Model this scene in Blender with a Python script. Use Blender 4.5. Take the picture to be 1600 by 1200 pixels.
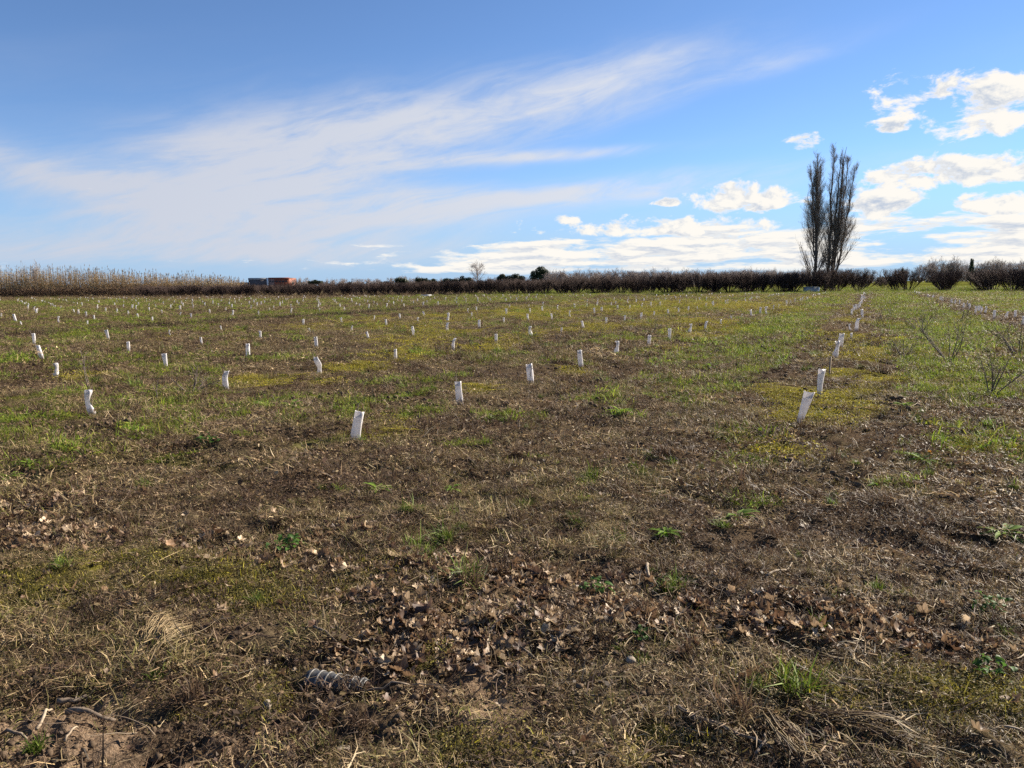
import bpy, math, random
import numpy as np
from mathutils import Vector, Matrix

# ------------------------------------------------------------------ clear
for o in list(bpy.data.objects):
    bpy.data.objects.remove(o, do_unlink=True)
S = bpy.context.scene
COL = S.collection
R = math.radians
random.seed(7)
rng = np.random.default_rng(11)

# ------------------------------------------------------------------ camera
CAM_H = 1.65
TILT = math.atan((600 - 444) / 1200.0)
ROLL = R(-0.5)
cam_d = bpy.data.cameras.new('camera')
cam = bpy.data.objects.new('camera', cam_d)
COL.objects.link(cam)
_r = Vector((1, 0, 0)); _u = Vector((0, math.sin(TILT), math.cos(TILT))); _f = Vector((0, math.cos(TILT), -math.sin(TILT)))
_cr = math.cos(ROLL) * _r + math.sin(ROLL) * _u
_cu = -math.sin(ROLL) * _r + math.cos(ROLL) * _u
_m = Matrix.Identity(4)
for i in range(3):
    _m[i][0] = _cr[i]; _m[i][1] = _cu[i]; _m[i][2] = -_f[i]
_m[2][3] = CAM_H
cam.matrix_world = _m
cam_d.sensor_width = 36.0
cam_d.lens = 27.0
cam_d.clip_start = 0.05
cam_d.clip_end = 9000.0
S.camera = cam

# ------------------------------------------------------------------ sun, exposure
SUN_AZ, SUN_EL = R(58), R(27)          # azimuth from +Y towards +X
sd = bpy.data.lights.new('sun', 'SUN')
sd.energy = 5.0
sd.angle = R(0.53)
sd.color = (1.0, 0.90, 0.76)
sun = bpy.data.objects.new('sun', sd)
COL.objects.link(sun)
_sv = Vector((math.sin(SUN_AZ) * math.cos(SUN_EL), math.cos(SUN_AZ) * math.cos(SUN_EL), math.sin(SUN_EL)))
sun.rotation_euler = _sv.to_track_quat('Z', 'Y').to_euler()
vs = S.view_settings
vs.view_transform = 'Standard'
vs.look = 'None'
EXPO = 1.5
vs.exposure = EXPO
vs.gamma = 1.0
vs.use_curve_mapping = False

# ------------------------------------------------------------------ node helpers
class NT:
    """tiny expression builder over a node tree"""
    def __init__(self, tree):
        self.t = tree; self.n = tree.nodes; self.l = tree.links
    def new(self, kind, **kw):
        nd = self.n.new(kind)
        for k, v in kw.items():
            setattr(nd, k, v)
        return nd
    def put(self, sock, v):
        if isinstance(v, bpy.types.NodeSocket):
            self.l.new(v, sock)
        elif v is not None:
            sock.default_value = v
    def m(self, op, a, b=None, c=None, clamp=False):
        nd = self.new('ShaderNodeMath', operation=op); nd.use_clamp = clamp
        self.put(nd.inputs[0], a); self.put(nd.inputs[1], b)
        if c is not None: self.put(nd.inputs[2], c)
        return nd.outputs[0]
    def add(self, a, b): return self.m('ADD', a, b)
    def sub(self, a, b): return self.m('SUBTRACT', a, b)
    def mul(self, a, b): return self.m('MULTIPLY', a, b)
    def xyz(self, x, y, z):
        nd = self.new('ShaderNodeCombineXYZ')
        for i, v in enumerate((x, y, z)): self.put(nd.inputs[i], v)
        return nd.outputs[0]
    def noise(self, vec, scale=1.0, detail=5.0, rough=0.55, dist=0.0, col=False):
        nd = self.new('ShaderNodeTexNoise')
        self.put(nd.inputs['Vector'], vec); nd.inputs['Scale'].default_value = scale
        nd.inputs['Detail'].default_value = detail; nd.inputs['Roughness'].default_value = rough
        nd.inputs['Distortion'].default_value = dist
        return nd.outputs['Color' if col else 'Fac']
    def smooth(self, v, lo, hi):
        nd = self.new('ShaderNodeMapRange', interpolation_type='SMOOTHSTEP')
        self.put(nd.inputs['Value'], v); self.put(nd.inputs['From Min'], lo); self.put(nd.inputs['From Max'], hi)
        return nd.outputs['Result']
    def mix(self, f, a, b):
        nd = self.new('ShaderNodeMix', data_type='RGBA')
        self.put(nd.inputs[0], f); self.put(nd.inputs[6], a); self.put(nd.inputs[7], b)
        return nd.outputs[2]

# ------------------------------------------------------------------ sky with clouds
world = bpy.data.worlds.new('World')
S.world = world
world.use_nodes = True
wt = world.node_tree
wt.nodes.clear()
N = NT(wt)
sky = N.new('ShaderNodeTexSky', sky_type='NISHITA')
sky.sun_disc = False
sky.sun_elevation = SUN_EL
sky.sun_rotation = SUN_AZ
sky.altitude = 100
sky.air_density = 0.75
sky.dust_density = 0.0
sky.ozone_density = 6.0
SKY_STRENGTH = 0.05
tc = N.new('ShaderNodeTexCoord')
sp = N.new('ShaderNodeSeparateXYZ')
wt.links.new(tc.outputs['Generated'], sp.inputs[0])
DEG = 180 / math.pi
az = N.mul(N.m('ARCTAN2', sp.outputs[0], sp.outputs[1]), DEG)
el = N.mul(N.m('ARCSINE', sp.outputs[2]), DEG)
# --- thin high cloud (cirrus): broad strokes broken up by streaky noise
warp = N.noise(N.xyz(N.mul(az, 0.055), N.mul(el, 0.12), 3.1), 1.0, 3.0, 0.5)
warp2 = N.noise(N.xyz(N.mul(az, 0.055), N.mul(el, 0.12), 17.7), 1.0, 3.0, 0.5)
caz = N.add(az, N.mul(N.sub(warp, 0.5), 7.0))
cel = N.add(el, N.mul(N.sub(warp2, 0.5), 3.0))
STROKES = [  # az, el, half length, half width, tilt (deg), strength
    (-10.0, 10.2, 14.0, 2.7, 12, .85), (-17.0, 8.4, 9.0, 3.9, 8, .85), (5.0, 13.2, 11.0, 1.7, 13, .6), (-18, 5.0, 13.0, 1.9, 2, .75),
    (-32, 7.3, 10.0, 1.5, -12, .75), (1.5, 9.2, 9.0, 0.5, 2, .8), (5.0, 6.5, 18.0, 1.0, 4, .95), (13.5, 13.2, 9.0, 0.8, 12, .45),
    (-24, 2.4, 20.0, 1.4, 0, 1.0), (-6, 4.6, 9.0, .9, 1, .5), (-62, 8.0, 22.0, 2.6, 8, .7), (62, 9.0, 24.0, 2.2, -6, .5), (115, 14.0, 30.0, 4.0, 10, .6),
    (-130, 12.0, 30.0, 4.0, -8, .6), (178, 20.0, 24.0, 5.0, 4, .6), (-20, 34.0, 30.0, 5.0, 12, .35), (60, 45.0, 34.0, 6.0, -9, .35),
]
tot = None
for a0, e0, L, W, ang, I in STROKES:
    c, s = math.cos(R(ang)), math.sin(R(ang))
    dx = N.sub(caz, a0); dy = N.sub(cel, e0)
    u = N.add(N.mul(dx, c / L), N.mul(dy, s / L))
    v = N.add(N.mul(dx, -s / W), N.mul(dy, c / W))
    q = N.add(N.mul(u, u), N.mul(v, v))
    gk = N.mul(N.m('POWER', 2.71828, N.mul(q, -1.0)), I)
    tot = gk if tot is None else N.add(tot, gk)
ct, stt = math.cos(R(13)), math.sin(R(13))
su = N.add(N.mul(caz, ct), N.mul(cel, stt)); sv_ = N.add(N.mul(caz, -stt), N.mul(cel, ct))
streak = N.noise(N.xyz(N.mul(su, 0.09), N.mul(sv_, 0.55), 1.7), 1.0, 7.0, 0.6, 0.6)
wisp = N.noise(N.xyz(N.mul(su, 0.03), N.mul(sv_, 0.16), 8.7), 1.0, 4.0, 0.5, 0.3)
fine = N.noise(N.xyz(N.mul(su, 0.32), N.mul(sv_, 1.1), 4.4), 1.0, 7.0, 0.62, 0.5)
cir = N.mul(tot, N.add(0.50, N.add(N.mul(N.smooth(streak, 0.30, 0.70), 0.6), N.mul(N.sub(fine, 0.5), 0.9))))
cir = N.add(cir, N.mul(N.smooth(wisp, 0.5, 0.75), 0.14))
cir = N.smooth(cir, 0.0, 1.08)
cir = N.mul(cir, 0.93)
# --- low cumulus: heaps with flat bases, plus banks towards the horizon
HEAPS = [  # az, el, half width, half height
    (27.0, 11.5, 2.6, 1.7), (31.2, 9.9, 4.2, 2.3), (35.5, 10.6, 3.8, 2.6), (25.6, 9.75, 1.3, .6), (20.2, 9.05, 1.3, .8),
    (16.7, 5.45, 3.8, 1.3), (29.6, 6.5, 6.8, 1.3), (36.5, 7.2, 4.5, 1.5), (11.2, 5.62, 1.0, .4), (4.1, 4.5, 1.1, .5),
    (24.8, 4.75, 3.0, 1.6), (32.4, 4.5, 3.2, 1.0), (9.4, 3.75, 9.5, .95), (44.0, 9.0, 5.0, 2.2), (56.0, 6.5, 6.0, 1.6),
    (-70.0, 5.0, 5.0, 1.3), (90.0, 8.0, 7.0, 2.4), (140.0, 6.5, 8.0, 2.0), (-150.0, 7.0, 8.0, 2.0)]
n_a = N.noise(N.xyz(N.mul(az, 0.34), N.mul(el, 0.62), 5.3), 1.0, 8.0, 0.62, 0.25)
n_b = N.noise(N.xyz(N.mul(N.add(az, 0.45), 0.34), N.mul(N.add(el, 0.40), 0.62), 5.3), 1.0, 5.0, 0.62, 0.25)
heaps = None
for a0, e0, ra, re in HEAPS:
    dx = N.m('MULTIPLY_ADD', az, 1 / ra, -a0 / ra)
    dy = N.m('MULTIPLY_ADD', el, 1 / re, -e0 / re)
    dy = N.m('MAXIMUM', dy, N.mul(dy, -1.9))
    h = N.m('MULTIPLY_ADD', dx, dx, N.mul(dy, dy))
    heaps = h if heaps is None else N.m('MINIMUM', heaps, h)
heaps = N.m('MAXIMUM', N.sub(1.0, heaps), -2.6)
d1 = N.add(N.mul(heaps, 0.55), N.mul(N.sub(n_a, 0.50), 3.6))
# banks: thicker towards the horizon and towards the sun side
band = N.noise(N.xyz(N.mul(az, 0.20), N.mul(el, 1.15), 9.4), 1.0, 8.0, 0.62, 0.2)
near = N.mul(N.smooth(el, 0.3, 1.1), N.sub(1.0, N.smooth(el, N.add(1.6, N.mul(N.smooth(az, -20.0, 25.0), 1.6)), N.add(3.4, N.mul(N.smooth(az, -20.0, 25.0), 2.6)))))
side = N.add(0.25, N.mul(N.smooth(az, -24.0, 0.0), 0.75))
d2 = N.add(N.sub(N.mul(N.mul(near, side), 1.05), 0.62), N.mul(N.sub(band, 0.5), 3.0))
dens = N.m('MAXIMUM', d1, d2)
band_b = N.noise(N.xyz(N.mul(N.add(az, 0.5), 0.20), N.mul(N.add(el, 0.30), 1.15), 9.4), 1.0, 5.0, 0.62, 0.2)
low = N.smooth(N.sub(d2, d1), -0.1, 0.1)
dif = N.add(N.mul(N.mul(N.sub(n_a, n_b), 2.2), N.sub(1.0, low)), N.mul(N.mul(N.sub(band, band_b), 2.4), low))
cum = N.mul(N.smooth(dens, 0.0, 0.42), N.smooth(el, 0.2, 1.2))
lit = N.smooth(dif, -0.36, 0.12)
lit = N.m('MAXIMUM', lit, N.sub(1.0, N.smooth(dens, 0.1, 0.75)))
K = 1.0 / (SKY_STRENGTH * 2 ** EXPO)
def sc(c, k=1.0): return (c[0] * K * k, c[1] * K * k, c[2] * K * k, 1)
cum_col = N.mix(lit, sc((0.52, 0.60, 0.73)), sc((1.0, 0.965, 0.90)))
cir_col = N.mix(N.smooth(az, -35.0, 30.0), sc((0.62, 0.65, 0.74)), sc((0.80, 0.82, 0.87)))
# pale veil close to the horizon
veil = N.mul(N.sub(1.0, N.smooth(el, -0.5, 10.0)), 0.85)
hs = N.new('ShaderNodeHueSaturation'); hs.inputs['Saturation'].default_value = 0.97; hs.inputs['Value'].default_value = 1.12
wt.links.new(sky.outputs[0], hs.inputs['Color'])
col = N.mix(veil, hs.outputs[0], sc((0.34, 0.53, 0.80)))
col = N.mix(cir, col, cir_col)
col = N.mix(cum, col, cum_col)
bg = N.new('ShaderNodeBackground')
bg.inputs['Strength'].default_value = SKY_STRENGTH
wt.links.new(col, bg.inputs['Color'])
wo = N.new('ShaderNodeOutputWorld')
wt.links.new(bg.outputs[0], wo.inputs['Surface'])
world.cycles.sampling_method = 'NONE'
S.cycles.max_bounces = 6
S.cycles.diffuse_bounces = 1
S.cycles.transmission_bounces = 4
S.cycles.transparent_max_bounces = 8
S.cycles.use_denoising = False

# ------------------------------------------------------------------ measured places (metres; camera at 0, 0, looking along +y)
GUARDS = [  # x, y, height, lean towards +x
   (21.51,32.87,0.20,0.00), (28.78,48.63,0.20,0.00), (29.79,51.27,0.30,0.00), (29.54,51.36,0.34,0.00), (20.50,31.88,0.27,0.00),
   (23.06,37.45,0.28,0.00), (18.47,27.76,0.20,0.00), (23.30,38.21,0.32,0.00), (20.71,33.02,0.36,0.00), (22.20,36.85,0.50,0.00),
   (15.51,34.04,0.45,-0.03), (11.25,25.05,0.50,0.00), (9.55,21.52,0.23,-0.02), (5.49,13.18,0.34,0.01), (6.72,15.84,0.37,0.01),
   (11.19,25.40,0.23,-0.02), (3.28,8.64,0.36,0.09), (4.33,10.72,0.38,0.06), (8.02,18.70,0.38,0.02), (12.86,38.91,0.42,0.00),
   (-1.69,8.04,0.35,0.07), (12.59,38.97,0.36,0.00), (16.27,47.01,0.27,0.04), (0.32,12.67,0.35,-0.04), (3.49,19.55,0.31,0.03),
   (7.90,29.03,0.24,0.00), (11.49,36.89,0.31,-0.03), (15.30,44.96,0.30,0.00), (-0.73,10.59,0.33,-0.02), (1.36,15.05,0.34,-0.03),
   (4.55,22.12,0.33,0.00), (6.78,26.91,0.31,0.02), (10.30,34.42,0.20,0.00), (2.41,17.54,0.31,0.00), (5.80,24.98,0.32,0.02),
   (9.51,33.35,0.20,0.00), (-5.44,9.79,0.34,-0.02), (-1.42,18.57,0.33,0.00), (1.64,25.38,0.21,0.02), (-4.58,12.21,0.32,-0.03),
   (-3.61,14.34,0.34,-0.04), (-2.53,16.65,0.24,-0.01), (-0.43,21.25,0.28,0.00), (0.58,23.40,0.33,-0.02), (5.82,34.65,0.32,0.03),
   (2.64,28.15,0.28,-0.07), (3.77,30.63,0.31,0.00), (7.01,37.82,0.25,0.00), (4.94,33.60,0.28,0.00), (-1.19,28.32,0.33,0.00),
   (-7.11,15.73,0.34,-0.03), (-6.15,17.86,0.34,-0.01), (-5.16,20.26,0.30,-0.01), (1.85,35.39,0.30,0.00), (-3.18,24.75,0.33,0.00),
   (-2.25,26.95,0.32,-0.02), (2.87,37.93,0.32,0.00), (-8.46,14.19,0.27,-0.01), (-0.32,31.80,0.24,0.00), (0.74,34.37,0.29,-0.03),
   (-4.37,23.46,0.22,-0.06), (-2.79,33.84,0.48,0.00), (-10.65,17.36,0.31,-0.09), (-5.77,27.82,0.23,-0.02), (1.02,42.40,0.32,0.00),
   (-8.78,21.73,0.22,-0.02), (-7.81,23.88,0.28,0.00), (-9.93,19.86,0.27,0.00), (-3.98,32.94,0.25,-0.03), (-5.05,31.10,0.29,-0.03),
   (-7.04,26.90,0.20,-0.07), (-1.97,38.17,0.22,0.00), (-5.39,37.43,0.28,-0.06), (-4.49,39.42,0.30,0.00), (-6.35,35.66,0.21,0.00),
   (-2.49,44.13,0.26,0.00), (-7.52,34.10,0.26,-0.03), (-8.70,32.18,0.30,0.00), (-12.69,24.19,0.32,-0.06), (-10.74,28.53,0.21,-0.07),
   (-11.80,26.51,0.20,0.00), (-13.86,22.28,0.34,0.00), (-18.93,34.37,0.20,0.00), (-21.83,34.31,0.20,-0.06), (-24.19,37.60,0.38,-0.09),
]
LEAF_DRIFTS = [  # x, y, rx, ry, leaves, drift
    (-0.416, 3.289, 0.368, 0.245, 75.0, 'a'),
    (-0.137, 3.616, 0.364, 0.368, 60.0, 'a'),
    (0.183, 3.684, 0.336, 0.342, 45.0, 'a'),
    (0.569, 3.676, 0.269, 0.264, 40.0, 'b'),
    (0.809, 3.597, 0.264, 0.181, 45.0, 'b'),
    (1.278, 3.588, 0.428, 0.202, 60.0, 'b'),
    (1.606, 3.476, 0.353, 0.149, 35.0, 'b'),
    (1.922, 3.276, 0.275, 0.091, 14.0, 'b'),
    (-3.625, 5.469, 0.381, 0.452, 70.0, 'c'),
    (-3.59, 5.891, 0.204, 0.278, 34.0, 'c'),
    (-2.953, 4.949, 0.391, 0.239, 50.0, 'c'),
    (-2.898, 4.641, 0.246, 0.117, 16.0, 'c'),
    (-1.955, 4.795, 0.254, 0.187, 24.0, 'd'),
    (-1.505, 4.549, 0.363, 0.249, 46.0, 'd'),
    (-1.193, 4.902, 0.259, 0.195, 26.0, 'd'),
    (-0.683, 4.316, 0.539, 0.184, 44.0, 'd'),
    (-0.159, 4.304, 0.307, 0.183, 26.0, 'd'),
    (-0.81, 3.821, 0.277, 0.113, 14.0, 'd'),
    (0.347, 4.098, 0.589, 0.148, 26.0, 'd'),
    (-0.31, 3.413, 0.6, 0.397, 40.0, 'a'),
    (-1.965, 3.728, 0.544, 0.39, 12.0, 'd'),
]
MOSS = [  # x, y, rx, ry, strength
    (-2.075, 4.249, 0.988, 0.348, 0.75),
    (-1.32, 3.957, 0.429, 0.26, 0.6),
    (-2.402, 3.981, 0.395, 0.193, 0.65),
    (-1.116, 2.97, 0.17, 0.202, 0.55),
    (1.725, 2.874, 0.469, 0.166, 1.0),
    (1.377, 2.953, 0.31, 0.1, 0.6),
    (1.869, 2.779, 0.162, 0.134, 0.8),
    (0.034, 2.521, 0.226, 0.112, 0.9),
    (0.452, 2.591, 0.154, 0.117, 0.7),
    (-0.427, 3.143, 0.118, 0.045, 0.9),
    (4.223, 10.663, 0.557, 1.311, 1.0),
    (3.594, 9.148, 0.387, 0.612, 0.8),
    (6.016, 13.141, 0.497, 0.8, 1.0),
    (5.158, 11.242, 0.426, 0.588, 0.6),
    (2.356, 7.614, 0.156, 0.274, 1.0),
    (2.769, 7.417, 0.139, 0.203, 0.6),
    (8.431, 18.84, 0.473, 2.569, 1.0),
    (10.124, 21.955, 0.477, 1.968, 0.9),
    (7.249, 16.483, 0.387, 1.113, 1.0),
    (14.278, 30.323, 0.456, 3.279, 0.8),
    (-1.438, 8.455, 0.23, 0.336, 0.8),
    (-0.619, 12.255, 0.289, 0.542, 1.0),
    (-4.337, 13.245, 0.667, 0.722, 1.0),
    (-3.048, 15.166, 0.636, 0.943, 0.8),
    (-2.38, 17.826, 0.746, 1.3, 0.8),
    (-2.673, 22.987, 0.768, 2.157, 0.7),
    (-0.653, 19.789, 0.662, 1.6, 0.7),
    (0.193, 21.89, 0.732, 1.462, 0.7),
    (3.102, 28.493, 0.714, 2.894, 1.0),
    (5.596, 23.914, 0.559, 2.335, 0.9),
    (1.097, 14.505, 0.243, 0.647, 0.6),
    (-7.706, 14.134, 0.356, 0.615, 0.6),
    (7.512, 30.008, 1.252, 4.159, 0.9),
    (7.823, 46.884, 3.128, 7.924, 0.9),
    (14.517, 54.503, 4.544, 12.486, 0.9),
    (1.113, 43.305, 2.889, 7.757, 0.6),
    (-3.363, 13.355, 0.336, 0.458, 0.5),
    (4.686, 7.457, 0.382, 0.351, 0.5),
    (17.659, 50.541, 1.686, 7.856, 0.5),
]
GREEN = [  # x, y, rx, ry, strength
    (-3.281, 10.509, 0.621, 1.037, 0.9),
    (-5.39, 11.224, 0.567, 0.982, 0.5),
    (-2.117, 10.444, 0.793, 1.436, 0.5),
    (-7.056, 11.321, 0.572, 0.931, 0.4),
    (-3.695, 9.288, 0.472, 0.905, 0.4),
    (-3.89, 8.491, 0.36, 0.453, 0.4),
    (-10.274, 18.078, 1.21, 1.676, 0.3),
    (-1.668, 12.401, 0.938, 1.277, 0.4),
    (1.429, 9.981, 0.337, 0.726, 0.4),
    (1.963, 11.108, 0.468, 0.574, 0.6),
    (3.161, 11.933, 0.301, 0.662, 0.6),
    (1.159, 11.489, 0.387, 0.683, 0.4),
    (5.779, 17.698, 0.474, 1.606, 0.8),
    (2.51, 9.923, 0.671, 1.031, 0.25),
    (9.154, 16.31, 1.503, 8.153, 0.9),
    (6.299, 11.514, 0.775, 1.745, 0.8),
    (6.06, 10.266, 0.52, 0.657, 0.7),
    (4.916, 9.544, 0.404, 0.665, 0.6),
    (4.615, 7.772, 0.53, 0.509, 0.5),
    (3.775, 6.936, 0.178, 0.254, 0.6),
    (3.006, 5.864, 0.254, 0.294, 0.6),
    (3.046, 6.156, 0.159, 0.161, 0.4),
    (5.192, 7.747, 0.198, 0.284, 0.6),
    (1.66, 5.392, 0.188, 0.188, 0.4),
    (1.72, 3.891, 0.176, 0.075, 0.5),
    (-1.478, 4.722, 0.188, 0.17, 0.5),
    (-1.699, 2.508, 0.15, 0.044, 0.6),
    (-8.488, 15.84, 0.796, 1.028, 0.3),
    (-14.342, 26.514, 1.107, 1.782, 0.8),
    (6.99, 18.99, 0.953, 4.215, 0.6),
    (12.748, 30.588, 1.276, 10.397, 0.8),
    (4.951, 14.756, 0.866, 1.691, 0.4),
]
SOIL = [  # x, y, rx, ry, strength
    (-1.453, 2.599, 0.436, 0.198, 1.0),
    (-1.85, 2.793, 0.243, 0.135, 0.8),
    (-0.899, 2.611, 0.154, 0.159, 0.7),
    (-0.169, 2.979, 0.255, 0.152, 0.8),
    (-0.376, 2.726, 0.212, 0.129, 0.6),
    (0.7, 3.096, 0.351, 0.164, 0.3),
    (-2.195, 8.064, 0.412, 0.616, 0.6),
    (-3.0, 7.332, 0.251, 0.397, 0.5),
    (2.859, 7.847, 0.401, 0.486, 0.4),
    (-0.408, 9.58, 0.243, 0.382, 0.8),
]
MOUNDS = [  # x, y, rx, ry, height
    (-2.401, 8.573, 0.691, 0.695, 0.12),
    (-2.909, 7.77, 0.265, 0.445, 0.08),
    (-0.412, 9.677, 0.205, 0.389, 0.06),
    (-3.385, 5.542, 0.385, 0.247, 0.05),
    (0.294, 3.467, 0.8, 0.203, 0.035),
    (-0.483, 2.959, 0.169, 0.07, 0.03),
    (-2.014, 7.378, 0.176, 0.229, -0.15),
    (-2.936, 7.14, 0.147, 0.269, -0.12),
    (1.136, 2.561, 0.152, 0.069, -0.05),
]
WEEDS = [  # kind, x, y, width
    ('rosette', 1.36, 9.49, 0.305),
    ('rosette', -3.328, 10.238, 0.346),
    ('rosette', -2.977, 10.219, 0.293),
    ('rosette', 3.749, 6.886, 0.224),
    ('rosette', 1.587, 5.271, 0.212),
    ('rosette', 1.007, 4.908, 0.19),
    ('rosette', 3.18, 4.81, 0.246),
    ('rosette', 5.055, 9.786, 0.248),
    ('rosette', 2.958, 6.058, 0.188),
    ('rosette', -1.079, 5.959, 0.185),
    ('rosette', -0.494, 5.978, 0.155),
    ('rosette', -4.408, 6.562, 0.214),
    ('rosette', -4.406, 6.864, 0.176),
    ('broad', 0.439, 3.962, 0.222),
    ('broad', 0.851, 4.087, 0.11),
    ('broad', 0.589, 3.344, 0.124),
    ('broad', 1.981, 3.02, 0.189),
    ('broad', 2.34, 3.603, 0.165),
    ('broad', -1.433, 4.638, 0.246),
    ('broad', -3.071, 7.594, 0.285),
    ('tuft', -1.488, 3.001, 0.103),
    ('tuft', -1.259, 3.158, 0.065),
    ('tuft', -1.706, 2.538, 0.111),
    ('tuft', 1.696, 3.833, 0.104),
    ('tuft', 1.982, 3.803, 0.09),
    ('tuft', 1.462, 6.896, 0.165),
    ('tuft', -2.06, 10.611, 0.268),
    ('tuft', 5.656, 17.23, 0.49),
    ('tuft', 5.327, 8.446, 0.215),
    ('tuft', 2.353, 5.5, 0.124),
    ('rosette', 3.803, 14.622, 0.294),
    ('tuft', 3.977, 5.927, 0.133),
]
STICKS = [  # x0, y0, x1, y1, radius
    (-1.813, 2.856, -1.708, 2.911, 0.012),
    (-1.727, 2.773, -1.536, 2.753, 0.013),
    (-1.772, 2.664, -1.806, 2.828, 0.007),
    (-1.894, 2.633, -1.763, 2.592, 0.008),
    (-0.953, 3.405, -0.543, 3.14, 0.006),
    (-0.716, 3.344, -0.565, 3.14, 0.008),
    (-0.011, 3.233, 0.33, 2.84, 0.006),
    (0.607, 2.72, 0.894, 2.49, 0.009),
    (-0.103, 3.509, -0.01, 3.829, 0.008),
    (-1.798, 2.956, -1.727, 2.98, 0.006),
    (-0.142, 3.308, -0.01, 3.65, 0.008),
    (1.358, 2.617, 1.43, 2.742, 0.004),
    (1.349, 2.7, 1.459, 2.75, 0.005),
    (1.724, 2.604, 1.83, 2.571, 0.006),
    (1.393, 4.029, 1.6, 4.262, 0.007),
    (0.396, 4.051, 0.28, 3.682, 0.005),
    (-0.633, 2.922, -0.424, 2.909, 0.006),
    (0.78, 4.332, 0.777, 4.016, 0.01),
    (0.832, 2.473, 0.907, 2.565, 0.007),
    (-1.618, 2.582, -1.627, 2.67, 0.005),
    (0.138, 3.372, 0.307, 3.275, 0.005),
    (0.586, 3.396, 0.786, 3.492, 0.005),
]
STONES = [  # x, y, width
    (-0.625, 2.587, 0.061),
    (-0.97, 2.824, 0.055),
    (0.302, 3.103, 0.041),
    (-0.133, 2.468, 0.035),
    (0.144, 2.627, 0.034),
    (0.503, 3.127, 0.059),
    (1.17, 2.534, 0.101),
    (-0.144, 3.848, 0.035),
    (-1.808, 3.441, 0.064),
    (2.48, 4.934, 0.035),
]
SAPLINGS = [  # x, y, height, stems
    (-6.78, 12.197, 0.738, 2.0),
    (-5.147, 11.024, 0.381, 1.0),
    (-4.964, 11.796, 0.536, 5.0),
    (0.309, 12.671, 0.5, 1.0),
    (2.831, 23.976, 0.3, 1.0),
    (-1.408, 18.394, 0.2, 2.0),
    (-3.408, 10.924, 0.258, 1.0),
    (-6.18, 23.957, 0.24, 2.0),
    (-0.779, 22.002, 0.46, 1.0),
    (8.897, 15.519, 1.118, 7.0),
    (8.26, 16.11, 0.567, 5.0),
    (13.066, 24.464, 0.858, 6.0),
    (6.743, 10.697, 0.74, 5.0),
    (10.7, 16.169, 0.948, 6.0),
    (14.628, 30.262, 0.682, 5.0),
    (17.375, 29.787, 0.87, 5.0),
    (1.215, 20.626, 0.431, 2.0),
    (4.712, 25.625, 0.428, 3.0),
]
PIPE = (-0.868, 3.058, -0.622, 2.972)
STRAW = (-1.637, 3.093, -1.588, 3.682)
ROOTS = (1.066, 2.683)
# ------------------------------------------------------------------ tags, objects
def tag(o, label=None, cat=None, group=None, kind=None):
    if label: o['label'] = label
    if cat: o['category'] = cat
    if group: o['group'] = group
    if kind: o['kind'] = kind
    return o
def empty(name, loc=(0, 0, 0), rz=0.0):
    o = bpy.data.objects.new(name, None); COL.objects.link(o)
    o.empty_display_size = 0.1
    o.location = loc; o.rotation_euler = (0, 0, rz)
    return o
def link(name, me, parent=None, loc=(0, 0, 0), rot=(0, 0, 0), scale=(1, 1, 1)):
    o = bpy.data.objects.new(name, me); COL.objects.link(o)
    if parent is not None: o.parent = parent
    o.location = loc; o.rotation_euler = rot; o.scale = scale
    return o
def mesh(name, V, Fc, mats, col=None, smooth=True, mi=None):
    """V (n,3); Fc list of (m,k) int arrays or of tuples; col (n,3)"""
    me = bpy.data.meshes.new(name)
    V = np.asarray(V, dtype=np.float32)
    if isinstance(Fc, list) and len(Fc) and isinstance(Fc[0], np.ndarray):
        me.vertices.add(len(V)); me.vertices.foreach_set('co', V.ravel())
        nl = sum(f.size for f in Fc); npoly = sum(len(f) for f in Fc)
        me.loops.add(nl); me.polygons.add(npoly)
        me.loops.foreach_set('vertex_index', np.concatenate([f.ravel() for f in Fc]).astype(np.int32))
        starts = []; k = 0
        for f in Fc:
            starts.append(k + np.arange(len(f)) * f.shape[1]); k += f.size
        me.polygons.foreach_set('loop_start', np.concatenate(starts).astype(np.int32))
        me.update(calc_edges=True)
    else:
        me.from_pydata([tuple(v) for v in V], [], [tuple(f) for f in Fc])
    if mi is not None: me.polygons.foreach_set('material_index', np.asarray(mi, dtype=np.int32))
    if smooth: me.polygons.foreach_set('use_smooth', np.ones(len(me.polygons), dtype=bool))
    if col is not None:
        ca = me.color_attributes.new('Col', 'FLOAT_COLOR', 'POINT')
        c4 = np.ones((len(V), 4), dtype=np.float32); c4[:, :3] = col
        ca.data.foreach_set('color', c4.ravel())
    for m in (mats if isinstance(mats, (list, tuple)) else [mats]): me.materials.append(m)
    return me
def join(parts):
    """parts: list of (V, [F arrays], col) -> one"""
    Vs, Fs, Cs, k = [], {}, [], 0
    for V, Fc, c in parts:
        Vs.append(V)
        Cs.append(c if c is not None else np.zeros((len(V), 3)))
        for f in Fc: Fs.setdefault(f.shape[1], []).append(f + k)
        k += len(V)
    return np.concatenate(Vs), [np.concatenate(f) for f in Fs.values()], np.concatenate(Cs)

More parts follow.
